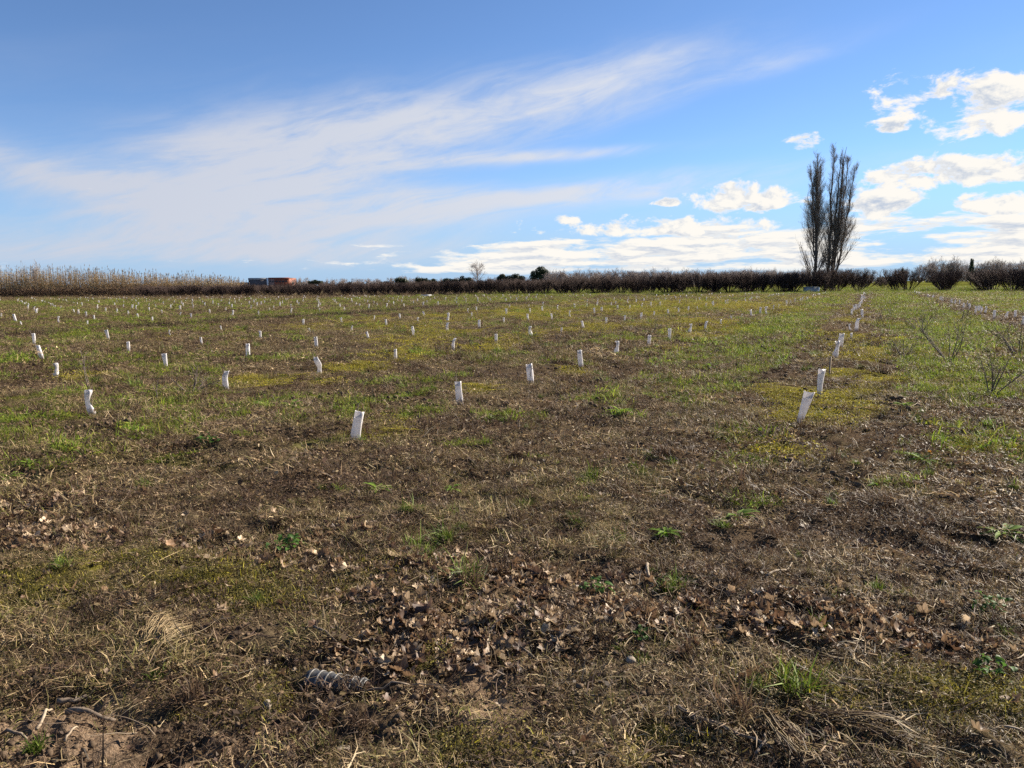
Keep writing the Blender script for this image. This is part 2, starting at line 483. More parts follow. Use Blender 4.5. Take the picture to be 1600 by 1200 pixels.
# ------------------------------------------------------------------ numpy noise
def _hash(ix, iy, seed):
    h = (ix.astype(np.int64) * 374761393 + iy.astype(np.int64) * 668265263 + seed * 1442695041) & 0x7fffffff
    h = ((h ^ (h >> 13)) * 1274126177) & 0x7fffffff
    return ((h ^ (h >> 16)) & 0xffff) / 65535.0
def vnoise(x, y, seed=0):
    x = np.asarray(x, float); y = np.asarray(y, float)
    ix = np.floor(x); iy = np.floor(y); fx = x - ix; fy = y - iy
    fx = fx * fx * (3 - 2 * fx); fy = fy * fy * (3 - 2 * fy)
    a = _hash(ix, iy, seed); b = _hash(ix + 1, iy, seed); c = _hash(ix, iy + 1, seed); d = _hash(ix + 1, iy + 1, seed)
    return (a * (1 - fx) + b * fx) * (1 - fy) + (c * (1 - fx) + d * fx) * fy - 0.5
def fbm(x, y, seed=0, oct=4, rough=0.5):
    r = 0; a = 1.0; f = 1.0
    for i in range(oct):
        r = r + a * vnoise(x * f, y * f, seed + i); a *= rough; f *= 2.03
    return r
def sstep(v, lo, hi):
    t = np.clip((v - lo) / (hi - lo), 0, 1); return t * t * (3 - 2 * t)

# ------------------------------------------------------------------ lie of the land
YAW = R(24.8)                       # planting rows run this way
DX, DY = math.sin(YAW), math.cos(YAW)
ROWS = [5.3, -0.5, -5.05, -9.3, -13.3, -17.3, -21.3]
def st(x, y): return x * DY - y * DX, x * DX + y * DY
def xy(s, t): return s * DY + t * DX, -s * DX + t * DY
def patch(tab, x, y, soft=0.9):
    r = np.zeros_like(np.asarray(x, float))
    wob = 0.55 * fbm(np.asarray(x) * 3.1, np.asarray(y) * 3.1, 91, 3)
    for e in tab:
        q = np.sqrt(((x - e[0]) / e[2]) ** 2 + ((y - e[1]) / e[3]) ** 2) + wob
        r = np.maximum(r, e[4] * (1 - sstep(q, 1 - soft * .5, 1 + soft * .5)))
    return r
def row_dist(s):
    r = np.full_like(s, 99.0)
    for k in ROWS: r = np.minimum(r, np.abs(s - k))
    for k in range(24): r = np.minimum(r, np.abs(s + 31.2 + 4.0 * k))
    return r
def zones(x, y):
    x = np.asarray(x, float); y = np.asarray(y, float)
    s, t = st(x, y); rd = row_dist(s)
    lane = sstep(rd, 0.7, 1.5)
    far = sstep(t, 13, 26)
    n = fbm(x * .35, y * .35, 5, 4) * 1.2; n2 = fbm(x * 1.3, y * 1.3, 15, 3)
    w = np.where(s > -4.4, 1.0, np.where(s > -23, 0.50, np.where(s < -28.2, 0.95, 0.1)))
    green = lane * far * w * np.clip(0.62 + 1.3 * n + .5 * n2, 0, 1)
    right = sstep(s, 0.2, 1.0) * (1 - sstep(s, 3.9, 4.6)) * sstep(t, 10, 16)
    green = np.maximum(green, right * np.clip(.75 + n, 0, 1))
    green = np.maximum(green, np.clip(n * 1.4 + n2 * .7 - .20, 0, .55) * sstep(y, 5, 9))
    green = np.maximum(green, np.clip(n2 * 2.4 - .35, 0, .8) * sstep(s, .3, 1.5) * sstep(t, 5.5, 9))
    end = sstep(y, 96 - .13 * x, 104 - .13 * x)                       # grassy headland before the orchard
    green = np.maximum(green, end * sstep(x, -25, 15) * .9)
    green = np.maximum(green, patch(GREEN, x, y))
    brk = np.clip(.55 + 2.6 * fbm(x * 2.6, y * 2.6, 25, 3), .05, 1.15)
    inlane = (sstep(s, .5, 1.0) * (1 - sstep(s, 3.9, 4.4)) + sstep(s, 6.5, 7.2) + sstep(s, -4.1, -3.7) * (1 - sstep(s, -1.9, -1.5))) * sstep(t, 10, 17)
    green = np.maximum(green, inlane * np.clip(.62 + .9 * n, .25, 1))
    green = green * np.where(np.hypot(x, y) < 60, np.maximum(brk, .62 * inlane), 1.0)
    green = np.maximum(green, np.clip(fbm(x * 3.2, y * 3.2, 26, 3) * 3.2 - .55, 0, .75) * sstep(y, 4.5, 8) * np.clip(.6 + 1.5 * n, .1, 1))
    furrow = np.exp(-((s + 27.0) / .75) ** 2)
    brownfar = sstep(t, 62, 80) * (s < -60)
    strip = np.where(s > -4.0, 1 - sstep(rd, 1.0, 1.35), 0) * sstep(t, 7, 10) * (t < 105)
    green = green * (1 - furrow) * (1 - .85 * brownfar) * (1 - .9 * strip)
    mossrow = (1 - sstep(rd, 0.4, 1.5)) * far * np.clip(fbm(x * .5, y * .5, 33, 3) * 2.2 + .05, 0, 1) * (s > -23) * (t < 90)
    moss = np.maximum(patch(MOSS, x, y), mossrow * (.9 - .6 * strip))
    moss = np.maximum(moss, (1 - strip) * np.clip(fbm(x * .3, y * .3, 44, 3) * 1.8 - .25, 0, .55) * sstep(t, 12, 30) * (s > -23))
    moss = moss * np.where(np.hypot(x, y) < 60, np.clip(.95 + 2.0 * fbm(x * 3.4, y * 3.4, 27, 3), .3, 1.35), 1.0)
    soil = np.maximum(patch(SOIL, x, y), furrow)
    for q in GUARDS:                                   # more soil, darker towards the foot of each near guard
        if q[1] < 19: soil = np.maximum(soil, .95 * np.exp(-((x - q[0]) ** 2 + (y - q[1]) ** 2) / .075))
    soil = np.maximum(soil, np.clip(fbm(x * .6, y * .6, 55, 4) * 2 - .35, 0, .7))
    soil = np.maximum(soil, np.clip(fbm(x * 2.3, y * 2.3, 56, 3) * 3 - .55, 0, .9) * (1 - sstep(np.hypot(x, y), 25, 45)))
    soil = np.maximum(soil, np.where(s > -4.4, .97, .5) * (1 - sstep(rd, 1.05, 1.4)) * sstep(t, 8, 13) * np.clip(.85 + 1.2 * n2, .3, 1))
    return green, moss, soil
def height(x, y):
    x = np.asarray(x, float); y = np.asarray(y, float)
    d = np.hypot(x, y)
    z = 0.05 * fbm(x * .35, y * .35, 1, 3) * sstep(d, 1, 6) + 0.055 * fbm(x * 1.7, y * 1.7, 2, 4)
    z = z + 0.062 * fbm(x * 6.5, y * 6.5, 3, 3) * (1 - .7 * sstep(d, 10, 25)) + 0.016 * fbm(x * 24, y * 26, 4, 2) * (1 - sstep(d, 4, 9))
    s, t = st(x, y)
    z = z - 0.10 * np.exp(-((s + 27.4) / .6) ** 2) + 0.06 * np.exp(-((s + 26.4) / .5) ** 2)
    lump = np.maximum(0, .30 - np.abs(vnoise(x * 9.3 + .4 * vnoise(x * 3, y * 3, 9), y * 9.3, 8)) * 1.1) * np.maximum(0, .25 + fbm(x * .9, y * .9, 7, 2))
    z = z + .16 * lump * (1 - .6 * sstep(d, 8, 20))
    for e in MOUNDS:
        z = z + e[4] * np.exp(-(((x - e[0]) / e[2]) ** 2 + ((y - e[1]) / e[3]) ** 2))
    return z
def gz(x, y): return float(height(np.array([x]), np.array([y]))[0])

# ------------------------------------------------------------------ materials
def mat(name):
    m = bpy.data.materials.new(name); m.use_nodes = True
    m.node_tree.nodes.clear()
    return m, NT(m.node_tree)
def out(n, shader):
    o = n.new('ShaderNodeOutputMaterial'); n.l.new(shader, o.inputs['Surface'])
def pbsdf(n, col, rough=.7, spec=.3, normal=None):
    b = n.new('ShaderNodeBsdfPrincipled')
    n.put(b.inputs['Base Color'], col); b.inputs['Roughness'].default_value = rough
    b.inputs['Specular IOR Level'].default_value = spec
    if normal is not None: n.l.new(normal, b.inputs['Normal'])
    return b.outputs[0]
def bump(n, h, strength=.5, dist=.02):
    b = n.new('ShaderNodeBump'); b.inputs['Strength'].default_value = strength; b.inputs['Distance'].default_value = dist
    n.l.new(h, b.inputs['Height']); return b.outputs[0]
def leafy(name, trans=.35, rough=.55, spec=.3, vary=.5, hue=0.0):
    """colour from the mesh attribute, varied from copy to copy; light comes through"""
    m, n = mat(name)
    a = n.new('ShaderNodeAttribute', attribute_name='Col')
    oi = n.new('ShaderNodeObjectInfo')
    hs = n.new('ShaderNodeHueSaturation')
    n.l.new(a.outputs['Color'], hs.inputs['Color'])
    n.put(hs.inputs['Value'], n.add(1 - vary * .5, n.mul(oi.outputs['Random'], vary)))
    n.put(hs.inputs['Hue'], n.add(.5 - hue * .5, n.mul(oi.outputs['Random'], hue)))
    c = hs.outputs[0]
    p = pbsdf(n, c, rough, spec)
    t = n.new('ShaderNodeBsdfTranslucent'); n.l.new(c, t.inputs['Color'])
    mx = n.new('ShaderNodeMixShader'); mx.inputs[0].default_value = trans
    n.l.new(p, mx.inputs[1]); n.l.new(t.outputs[0], mx.inputs[2])
    out(n, mx.outputs[0])
    return m
def plain(name, c, c2, scale=8.0, rough=.8, spec=.25, bstr=.3, bdist=.01, detail=5.0):
    m, n = mat(name)
    tcn = n.new('ShaderNodeTexCoord')
    nz = n.noise(tcn.outputs['Object'], scale, detail, .6)
    b = bump(n, nz, bstr, bdist)
    out(n, pbsdf(n, n.mix(n.smooth(nz, .3, .7), (*c, 1), (*c2, 1)), rough, spec, b))
    return m
M_GRASS = leafy('grass_blades', .42, .65, .12, .6, .03)
M_STRAW = leafy('dry_straw', .28, .6, .2, .6)
M_MOSS = leafy('moss', .3, .7, .2, .5)
M_LEAF = leafy('dead_leaf', .30, .55, .35, .55)
M_WEED = leafy('weed_leaf', .45, .6, .2, .3)
M_REED = leafy('reed', .25, .6, .25, .4)
M_CROWN = leafy('evergreen_crown', .15, .6, .2, .3)
M_BARK = plain('bark', (.075, .06, .048), (.13, .105, .085), 9, .9, .15)
M_TWIG = plain('twig', (.11, .088, .072), (.19, .15, .12), 5, .85, .2)
M_POP = plain('poplar_twig', (.17, .14, .115), (.27, .225, .185), 5, .85, .2)
M_HAZEL = plain('hazel_twig', (.045, .030, .026), (.085, .055, .045), 3, .85, .2)
M_FARTW = plain('far_twig', (.24, .20, .18), (.34, .29, .26), 2, .9, .1)  # twig colour lightened to stand in for haze on the skyline trees
M_STICK = plain('dead_stick', (.10, .075, .055), (.22, .17, .125), 30, .8, .25, .5, .003)
M_PALE = plain('bleached_stick', (.20, .15, .10), (.34, .27, .19), 30, .75, .3, .4, .002)
M_STONE = plain('stone', (.20, .165, .125), (.33, .28, .22), 25, .9, .08, .6, .004)
M_CLOD = plain('soil_crumb', (.065, .045, .03), (.13, .092, .06), 40, .95, .1, .7, .004)
M_CONC = plain('concrete', (.26, .27, .28), (.36, .37, .38), 3, .9, .2)
M_ORANGE = plain('orange_cladding', (.27, .075, .035), (.33, .10, .045), .4, .6, .3)
M_PINK = plain('pale_cladding', (.30, .17, .13), (.36, .22, .17), .4, .6, .3)
M_RED = plain('red_fascia', (.20, .05, .03), (.26, .07, .04), .4, .6, .3)
M_DARKWALL = plain('dark_cladding', (.09, .075, .075), (.13, .11, .11), .4, .7, .3)
M_WHITE = plain('white_paint', (.72, .72, .71), (.8, .8, .79), 1, .6, .3)
M_PIPE = plain('grey_plastic', (.03, .032, .034), (.075, .072, .068), 30, .5, .4, .3, .001)
M_RIB = plain('highlit_plastic_rib', (.06, .057, .052), (.22, .21, .20), 30, .5, .5, .2, .001)  # highlights along the ridges put into the paler rib colour
# white film of the tree guards: lets light through, soil splashed at the foot
M_GUARD, n = mat('guard_film')
tcn = n.new('ShaderNodeTexCoord'); spx = n.new('ShaderNodeSeparateXYZ'); n.l.new(tcn.outputs['Object'], spx.inputs[0])
nz = n.noise(tcn.outputs['Object'], 5, 4, .55)
splash = n.mul(n.sub(1.0, n.smooth(n.add(spx.outputs[2], n.mul(n.sub(nz, .5), .25)), .02, .30)), .72)
cg = n.mix(splash, n.mix(n.smooth(nz, .35, .75), (.78, .75, .73, 1), (.64, .60, .58, 1)), (.20, .14, .09, 1))
pg = pbsdf(n, cg, .45, .4, bump(n, n.noise(tcn.outputs['Object'], 6, 2, .5), .25, .03))
tg = n.new('ShaderNodeBsdfTranslucent'); n.l.new(cg, tg.inputs['Color'])
mg = n.new('ShaderNodeMixShader'); mg.inputs[0].default_value = .42
n.l.new(pg, mg.inputs[1]); n.l.new(tg.outputs[0], mg.inputs[2]); out(n, mg.outputs[0])
# the ground sheet
M_GROUND, n = mat('field_soil')
a = n.new('ShaderNodeAttribute', attribute_name='Col')
sx = n.new('ShaderNodeSeparateColor'); n.l.new(a.outputs['Color'], sx.inputs[0])
geo = n.new('ShaderNodeNewGeometry')
pos = geo.outputs['Position']
n1 = n.noise(pos, 1.1, 8, .65); n2 = n.noise(pos, 9, 6, .7); n3 = n.noise(pos, 60, 4, .65); n4 = n.noise(pos, .22, 5, .6)
soilc = n.mix(n.smooth(n2, .3, .72), (.038, .026, .018, 1), (.092, .063, .041, 1))
n5 = n.noise(pos, 3.2, 5, .6)
soilc = n.mix(n.mul(n.smooth(n5, .48, .66), .75), soilc, (.032, .023, .017, 1))
soilc = n.mix(n.mul(n.smooth(n3, .45, .75), .6), soilc, (.17, .125, .085, 1))
dry = n.mix(n.smooth(n3, .3, .7), (.058, .044, .026, 1), (.135, .104, .060, 1))
base = n.mix(n.mul(n.smooth(n1, .35, .65), n.sub(1.0, n.mul(sx.outputs[2], .85))), soilc, dry)
grn = n.mix(n.smooth(n.add(n.mul(n2, .5), n.mul(n1, .5)), .35, .65), (.065, .075, .015, 1), (.14, .145, .028, 1))
base = n.mix(n.mul(sx.outputs[0], n.smooth(n.add(n2, n.mul(n4, .4)), .30, .62)), base, grn)
base = n.mix(n.mul(sx.outputs[1], n.mul(n.smooth(n2, .3, .6), .85)), base, n.mix(n.smooth(n3, .3, .7), (.12, .11, .018, 1), (.23, .20, .03, 1)))
hb = n.add(n.mul(n2, .6), n.mul(n3, .4))
# trampled dry earth close to the camera
for ex, ey, er in ((-1.75, 2.45, .62), (-.1, 2.95, .30), (-.95, 2.5, .30)):
    dv = n.new('ShaderNodeVectorMath', operation='DISTANCE'); n.l.new(pos, dv.inputs[0]); dv.inputs[1].default_value = (ex, ey, 0)
    fm = n.sub(1.0, n.smooth(n.add(dv.outputs['Value'], n.mul(n.sub(n5, .5), .7)), er * .55, er))
    base = n.mix(n.mul(fm, n.smooth(n2, .25, .55)), base, n.mix(n.smooth(n3, .3, .7), (.13, .088, .056, 1), (.20, .142, .095, 1)))
out(n, pbsdf(n, base, 1.0, .0, bump(n, hb, .9, .035)))

# ------------------------------------------------------------------ ground sheet, reaches the horizon
def build_ground():
    th = np.concatenate([np.linspace(-180, -62, 24, endpoint=False), np.linspace(-62, -42, 40, endpoint=False),
                         np.linspace(-42, 42, 380, endpoint=False), np.linspace(42, 62, 40, endpoint=False), np.linspace(62, 180, 24, endpoint=False)])
    r = np.concatenate([np.linspace(.25, 1.9, 8, endpoint=False), np.exp(np.linspace(math.log(1.9), math.log(14), 250, endpoint=False)),
                        np.exp(np.linspace(math.log(14), math.log(200), 170, endpoint=False)), np.exp(np.linspace(math.log(200), math.log(7000), 30))])
    TH, RR = np.meshgrid(np.radians(th), r)
    X = RR * np.sin(TH); Y = RR * np.cos(TH)
    Z = height(X, Y)
    g_, m_, s_ = zones(X, Y)
    far = sstep(RR, 180, 400)
    Z = Z * (1 - far)
    nT, nR = len(th), len(r)
    V = np.stack([X, Y, Z], -1).reshape(-1, 3)
    i = np.arange(nR - 1)[:, None] * nT; j = np.arange(nT)[None, :]; jn = (j + 1) % nT
    Fq = np.stack([i + j, i + nT + j, i + nT + jn, i + jn], -1).reshape(-1, 4)[:, ::-1]
    V = np.concatenate([V, [[0, 0, 0]]]); c = len(V) - 1
    cap = np.stack([np.arange(nT), (np.arange(nT) + 1) % nT, np.full(nT, c)], -1)[:, ::-1]
    col = np.zeros((len(V), 3)); col[:-1, 0] = g_.ravel(); col[:-1, 1] = m_.ravel(); col[:-1, 2] = s_.ravel()
    me = mesh('ground', V, [Fq, cap], M_GROUND, col)
    o = link('ground', me); tag(o, kind='structure')
    return o
build_ground()

# ------------------------------------------------------------------ scatter of what nobody could count
def proto_collection(name, meshes):
    c = bpy.data.collections.new(name)
    for i, me in enumerate(meshes):
        c.objects.link(bpy.data.objects.new('%s_%02d' % (name, i), me))
    return c
def scatter(name, label, coll, nvar, X, Y, scale, tilt=0.12, zoff=0.0, keep_up=True):
    n_ = len(X)
    Z = height(X, Y) + zoff
    me = bpy.data.meshes.new(name)
    me.vertices.add(n_)
    me.vertices.foreach_set('co', np.stack([X, Y, Z], -1).astype(np.float32).ravel())
    rot = np.stack([rng.normal(0, tilt, n_), rng.normal(0, tilt, n_), rng.uniform(0, 6.283, n_)], -1)
    at_ = me.attributes.new('rot', 'FLOAT_VECTOR', 'POINT'); at_.data.foreach_set('vector', rot.astype(np.float32).ravel())
    at_ = me.attributes.new('scl', 'FLOAT', 'POINT'); at_.data.foreach_set('value', np.asarray(scale, dtype=np.float32) * np.ones(n_, np.float32))
    at_ = me.attributes.new('idx', 'INT', 'POINT'); at_.data.foreach_set('value', rng.integers(0, nvar, n_).astype(np.int32))
    o = link(name, me); tag(o, label, None, None, 'stuff')
    ng = bpy.data.node_groups.new(name, 'GeometryNodeTree')
    ng.interface.new_socket('Geometry', in_out='INPUT', socket_type='NodeSocketGeometry')
    ng.interface.new_socket('Geometry', in_out='OUTPUT', socket_type='NodeSocketGeometry')
    gi = ng.nodes.new('NodeGroupInput'); go = ng.nodes.new('NodeGroupOutput')
    ip = ng.nodes.new('GeometryNodeInstanceOnPoints'); ci = ng.nodes.new('GeometryNodeCollectionInfo')
    ci.inputs['Collection'].default_value = coll
    ci.inputs['Separate Children'].default_value = True
    ci.inputs['Reset Children'].default_value = True
    def na(nm, ty):
        q = ng.nodes.new('GeometryNodeInputNamedAttribute'); q.data_type = ty; q.inputs['Name'].default_value = nm
        return q.outputs['Attribute']
    e2r = ng.nodes.new('FunctionNodeEulerToRotation')
    L = ng.links.new
    L(gi.outputs[0], ip.inputs['Points']); L(ci.outputs[0], ip.inputs['Instance'])
    ip.inputs['Pick Instance'].default_value = True
    L(na('idx', 'INT'), ip.inputs['Instance Index']); L(na('rot', 'FLOAT_VECTOR'), e2r.inputs[0]); L(e2r.outputs[0], ip.inputs['Rotation'])
    L(na('scl', 'FLOAT'), ip.inputs['Scale']); L(ip.outputs[0], go.inputs[0])
    md = o.modifiers.new('scatter', 'NODES'); md.node_group = ng
    return o
def blades(n, rad, length, width, elev, elev_sd, bend, z0, cols, csd=.25, flat=False):
    """n ribbon blades strewn over a disc: (V, faces, col)"""
    r = rad * np.sqrt(rng.random(n)); a = rng.uniform(0, 6.283, n)
    base = np.stack([r * np.cos(a), r * np.sin(a), rng.uniform(z0[0], z0[1], n)], -1)
    L = length * np.clip(rng.lognormal(0, .35, n), .3, 2.2); W = width * rng.uniform(.6, 1.3, n) * .5
    e = np.radians(np.clip(rng.normal(elev, elev_sd, n), -6, 92)); ph = rng.uniform(0, 6.283, n)
    d1 = np.stack([np.cos(e) * np.cos(ph), np.cos(e) * np.sin(ph), np.sin(e)], -1)
    e2 = e - np.radians(rng.normal(bend, 15, n)); ph2 = ph + rng.normal(0, .35, n)
    d2 = np.stack([np.cos(e2) * np.cos(ph2), np.cos(e2) * np.sin(ph2), np.sin(e2)], -1)
    rl = rng.uniform(-.9, .9, n)
    side = np.stack([-np.sin(ph), np.cos(ph), rl], -1); side /= np.linalg.norm(side, axis=1)[:, None]
    p1 = base + d1 * (L * .55)[:, None]; p2 = p1 + d2 * (L * .45)[:, None]
    low = -.004
    p1[:, 2] = np.maximum(p1[:, 2], low); p2[:, 2] = np.maximum(p2[:, 2], low)
    w = W[:, None]
    V = np.stack([base - side * w, base + side * w, p1 - side * w * .8, p1 + side * w * .8, p2 - side * w * .12, p2 + side * w * .12], 1).reshape(-1, 3)
    k = np.arange(n)[:, None] * 6
    Fq = np.concatenate([k + [0, 1, 3, 2], k + [2, 3, 5, 4]])
    cols = np.asarray(cols); c = cols[rng.integers(0, len(cols), n)] * rng.lognormal(0, csd, n)[:, None]
    return V, [Fq], np.repeat(np.clip(c, 0, .9), 6, 0)
def crumbs(n, rad, size, cols, zmax=.01):
    """tiny flat scraps of leaf and stem"""
    r = rad * np.sqrt(rng.random(n)); a = rng.uniform(0, 6.283, n)
    c0 = np.stack([r * np.cos(a), r * np.sin(a), rng.uniform(0, zmax, n)], -1)
    u = rng.normal(0, 1, (n, 3)); u[:, 2] *= .45; u /= np.linalg.norm(u, axis=1)[:, None]
    v = rng.normal(0, 1, (n, 3)); v[:, 2] *= .6; v -= (v * u).sum(1)[:, None] * u; v /= np.linalg.norm(v, axis=1)[:, None]
    sz = size * np.clip(rng.lognormal(0, .4, n), .3, 2.0)
    u *= (sz * .5)[:, None]; v *= (sz * rng.uniform(.2, .5, n))[:, None]
    V = np.stack([c0 - u, c0 - v * .9, c0 + u, c0 + v], 1).reshape(-1, 3)
    k = np.arange(n)[:, None] * 4
    cols = np.asarray(cols); c = cols[rng.integers(0, len(cols), n)] * rng.lognormal(0, .25, n)[:, None]
    return V, [k + [0, 1, 2, 3]], np.repeat(np.clip(c, 0, .9), 4, 0)
STRAW_C = [(0.308, 0.220, 0.114), (0.381, 0.282, 0.155), (0.217, 0.145, 0.078), (0.263, 0.194, 0.099), (0.453, 0.352, 0.213)]
BROWN_C = [(0.078, 0.048, 0.028), (0.105, 0.066, 0.037), (0.058, 0.037, 0.023), (0.138, 0.092, 0.053), (0.088, 0.053, 0.036)]
OLIVE_C = [(0.144, 0.121, 0.038), (0.111, 0.102, 0.029), (0.172, 0.141, 0.050), (0.206, 0.160, 0.067), (0.120, 0.118, 0.025)]
GREEN_C = [(.105, .150, .018), (.150, .200, .022), (.075, .110, .018), (.195, .235, .026), (.200, .195, .035)]
MOSS_C = [(0.302, 0.263, 0.028), (0.398, 0.337, 0.028), (0.221, 0.208, 0.032), (0.302, 0.227, 0.041), (0.180, 0.158, 0.034)]
MOSS_N = [(.135, .115, .028), (.18, .15, .03), (.10, .085, .03), (.165, .12, .045), (.08, .07, .025)]
def mk(kind, k, nv):
    """clumps of ground cover; k = 1 close up, larger and coarser farther away"""
    res = []
    for i in range(nv):
        w = k ** .72; l = k ** .38; cs = k ** .62
        if kind == 'straw':
            p = [blades(110, .13 * k, .042 * l, .0026 * w, 9, 13, 4, (0, .012 * l), STRAW_C + BROWN_C),
                 blades(34, .12 * k, .034 * l, .0024 * w, 52, 24, 25, (0, .004), STRAW_C + OLIVE_C),
                 crumbs(70, .13 * k, .011 * cs, BROWN_C + STRAW_C[:3])]
        elif kind == 'brown':
            p = [blades(90, .13 * k, .040 * l, .0024 * w, 10, 14, 0, (0, .012 * l), BROWN_C + BROWN_C + STRAW_C[2:3]),
                 blades(46, .12 * k, .030 * l, .0022 * w, 55, 22, 20, (0, .004), BROWN_C),
                 crumbs(110, .13 * k, .012 * cs, BROWN_C + STRAW_C[2:4])]
        elif kind == 'olive':
            p = [blades(130, .12 * k, .034 * l, .0027 * w, 42, 24, 30, (0, .006), OLIVE_C + STRAW_C[:2]),
                 blades(40, .13 * k, .055 * l, .0024 * w, 8, 10, 4, (0, .012), STRAW_C)]
        elif kind == 'green':
            p = [blades(150, .12 * k, .050 * l, .0034 * w, 48, 20, 35, (0, .004), GREEN_C),
                 crumbs(80, .12 * k, .011 * cs, GREEN_C, .02 * l),
                 blades(16, .13 * k, .050 * l, .0022 * w, 10, 10, 4, (0, .012), STRAW_C[:4])]
        else:
            V, Fc, c = crumbs(700, .13 * k, .0062 * cs, MOSS_N if k == 1 else MOSS_C, .006)
            dome = .016 * l * np.clip(1 - (V[:, 0] ** 2 + V[:, 1] ** 2) / (.14 * k) ** 2, 0, 1)
            V[:, 2] += dome
            p = [(V, Fc, c), blades(60, .12 * k, .022 * l, .0024 * w, 60, 20, 15, (.004, .012), MOSS_C + OLIVE_C)]
        V, Fc, c = join(p)
        m = dict(straw=M_STRAW, brown=M_STRAW, olive=M_STRAW, green=M_GRASS, moss=M_MOSS)[kind]
        res.append(mesh(kind, V, Fc, m, c, smooth=False))
    return res
def ring(n, r0, r1, half):
    r = np.sqrt(rng.uniform(r0 ** 2, r1 ** 2, n)); a = np.radians(rng.uniform(-half, half, n))
    return r * np.sin(a), r * np.cos(a)
NAMES = dict(straw=('dry_thatch', 'pale dry thatch of dead grass lying over the field soil'),
             brown=('dead_weeds', 'dark brown dead weed stubble and scraps on the field'),
             olive=('faded_turf', 'short faded olive turf among the dry stubble'),
             green=('grass', 'green winter grass growing in the lanes and patches'),
             moss=('moss', 'yellow green moss cushions along the rows and near the camera'))
LOD = [(1.0, 1.7, 6.5, 48, 130, 8), (2.0, 6.0, 18, 43, 42, 6), (3.6, 16, 52, 41, 12, 5), (7.0, 48, 128, 40, 2.8, 4), (12.0, 122, 190, 40, .9, 3)]
for kind in ('straw', 'brown', 'olive', 'green', 'moss'):
    for li, (k, r0, r1, half, dens_, nv) in enumerate(LOD):
        area = math.radians(2 * half) * .5 * (r1 * r1 - r0 * r0)
        n_ = int(area * dens_)
        X, Y = ring(n_, r0, r1, half)
        g_, m_, s_ = zones(X, Y)
        patchy = sstep(fbm(X * .8, Y * .8, 71, 4), -.28, .28)
        if kind == 'straw': p = (1 - .93 * g_) * (1 - .85 * m_) * (1 - .9 * s_) * (.06 + .70 * patchy)
        elif kind == 'brown': p = (1 - .93 * g_) * (1 - .9 * m_) * (1 - .75 * s_) * (.22 + .55 * (1 - patchy))
        elif kind == 'olive': p = .6 * (1 - m_) * (1 - s_) * np.clip(.35 + 1.6 * fbm(X * .5, Y * .5, 81, 3) + .5 * g_, 0, 1)
        elif kind == 'green': p = np.clip(g_ * 1.25 - .10, 0, 1) * (1 - .5 * m_) * (1 - .5 * s_)
        else: p = np.clip(m_ * 1.6 - .15, 0, 1)
        keep = rng.random(n_) < p
        X, Y = X[keep], Y[keep]
        if not len(X): continue
        coll = proto_collection('%s_%d' % (kind, li), mk(kind, k, nv))
        nm, lb = NAMES[kind]
        scatter(nm, lb, coll, nv, X, Y, np.clip(rng.lognormal(-.05, .3, len(X)), .5, 1.9), .14)
# taller dead tussocks that throw shadows
def tussock(i):
    C_ = [BROWN_C, BROWN_C + OLIVE_C, STRAW_C[2:4] + BROWN_C, BROWN_C, GREEN_C[:3]][i % 5]
    V, Fc, c = join([blades(90, .035, .055, .003, 58, 22, 30, (0, .004), C_), blades(50, .06, .045, .0028, 25, 18, 10, (0, .01), C_ + STRAW_C[:1])])
    return mesh('tussock', V, Fc, M_STRAW, c, smooth=False)
X1, Y1 = ring(int(36 * 16), 1.8, 6.5, 48); X2, Y2 = ring(3600, 6.5, 24, 43); X3, Y3 = ring(4200, 24, 60, 41)
X, Y = np.concatenate([X1, X2, X3]), np.concatenate([Y1, Y2, Y3])
g_, m_, s_ = zones(X, Y)
keep = rng.random(len(X)) < np.clip(.5 + 1.6 * fbm(X * 1.1, Y * 1.1, 77, 2), .05, 1) * (1 - .7 * g_)
X, Y = X[keep], Y[keep]
scatter('dead_tussocks', 'dark dead tussocks standing above the stubble', proto_collection('tussock', [tussock(i) for i in range(10)]), 10, X, Y, np.clip(rng.lognormal(0, .4, len(X)), .4, 2.2) * np.interp(np.hypot(X, Y), [6, 24, 60], [1, 1.5, 2.0]), .15)
# soil crumbs and clods
def clod_mesh(nc, rad, size):
    ico = []
    f = (1 + 5 ** .5) / 2
    base = np.array([(-1, f, 0), (1, f, 0), (-1, -f, 0), (1, -f, 0), (0, -1, f), (0, 1, f), (0, -1, -f), (0, 1, -f), (f, 0, -1), (f, 0, 1), (-f, 0, -1), (-f, 0, 1)]) / 1.9
    tri = np.array([(0, 11, 5), (0, 5, 1), (0, 1, 7), (0, 7, 10), (0, 10, 11), (1, 5, 9), (5, 11, 4), (11, 10, 2), (10, 7, 6), (7, 1, 8), (3, 9, 4), (3, 4, 2), (3, 2, 6), (3, 6, 8), (3, 8, 9), (4, 9, 5), (2, 4, 11), (6, 2, 10), (8, 6, 7), (9, 8, 1)])
    ps = []
    for i in range(nc):
        s_ = size * min(rng.lognormal(0, .5), 2.2)
        V = base * rng.uniform(.6, 1.25, (12, 1)) * s_ * np.array([1, rng.uniform(.6, 1), rng.uniform(.45, .8)])
        a = rng.uniform(0, 6.28); c, s = math.cos(a), math.sin(a)
        V = V @ np.array([[c, -s, 0], [s, c, 0], [0, 0, 1]])
        r_ = rad * math.sqrt(rng.random()); b = rng.uniform(0, 6.28)
        ps.append((V + [r_ * math.cos(b), r_ * math.sin(b), s_ * .2], [tri], None))
    V, Fc, c = join(ps)
    return mesh('clods', V, Fc, M_CLOD, None)
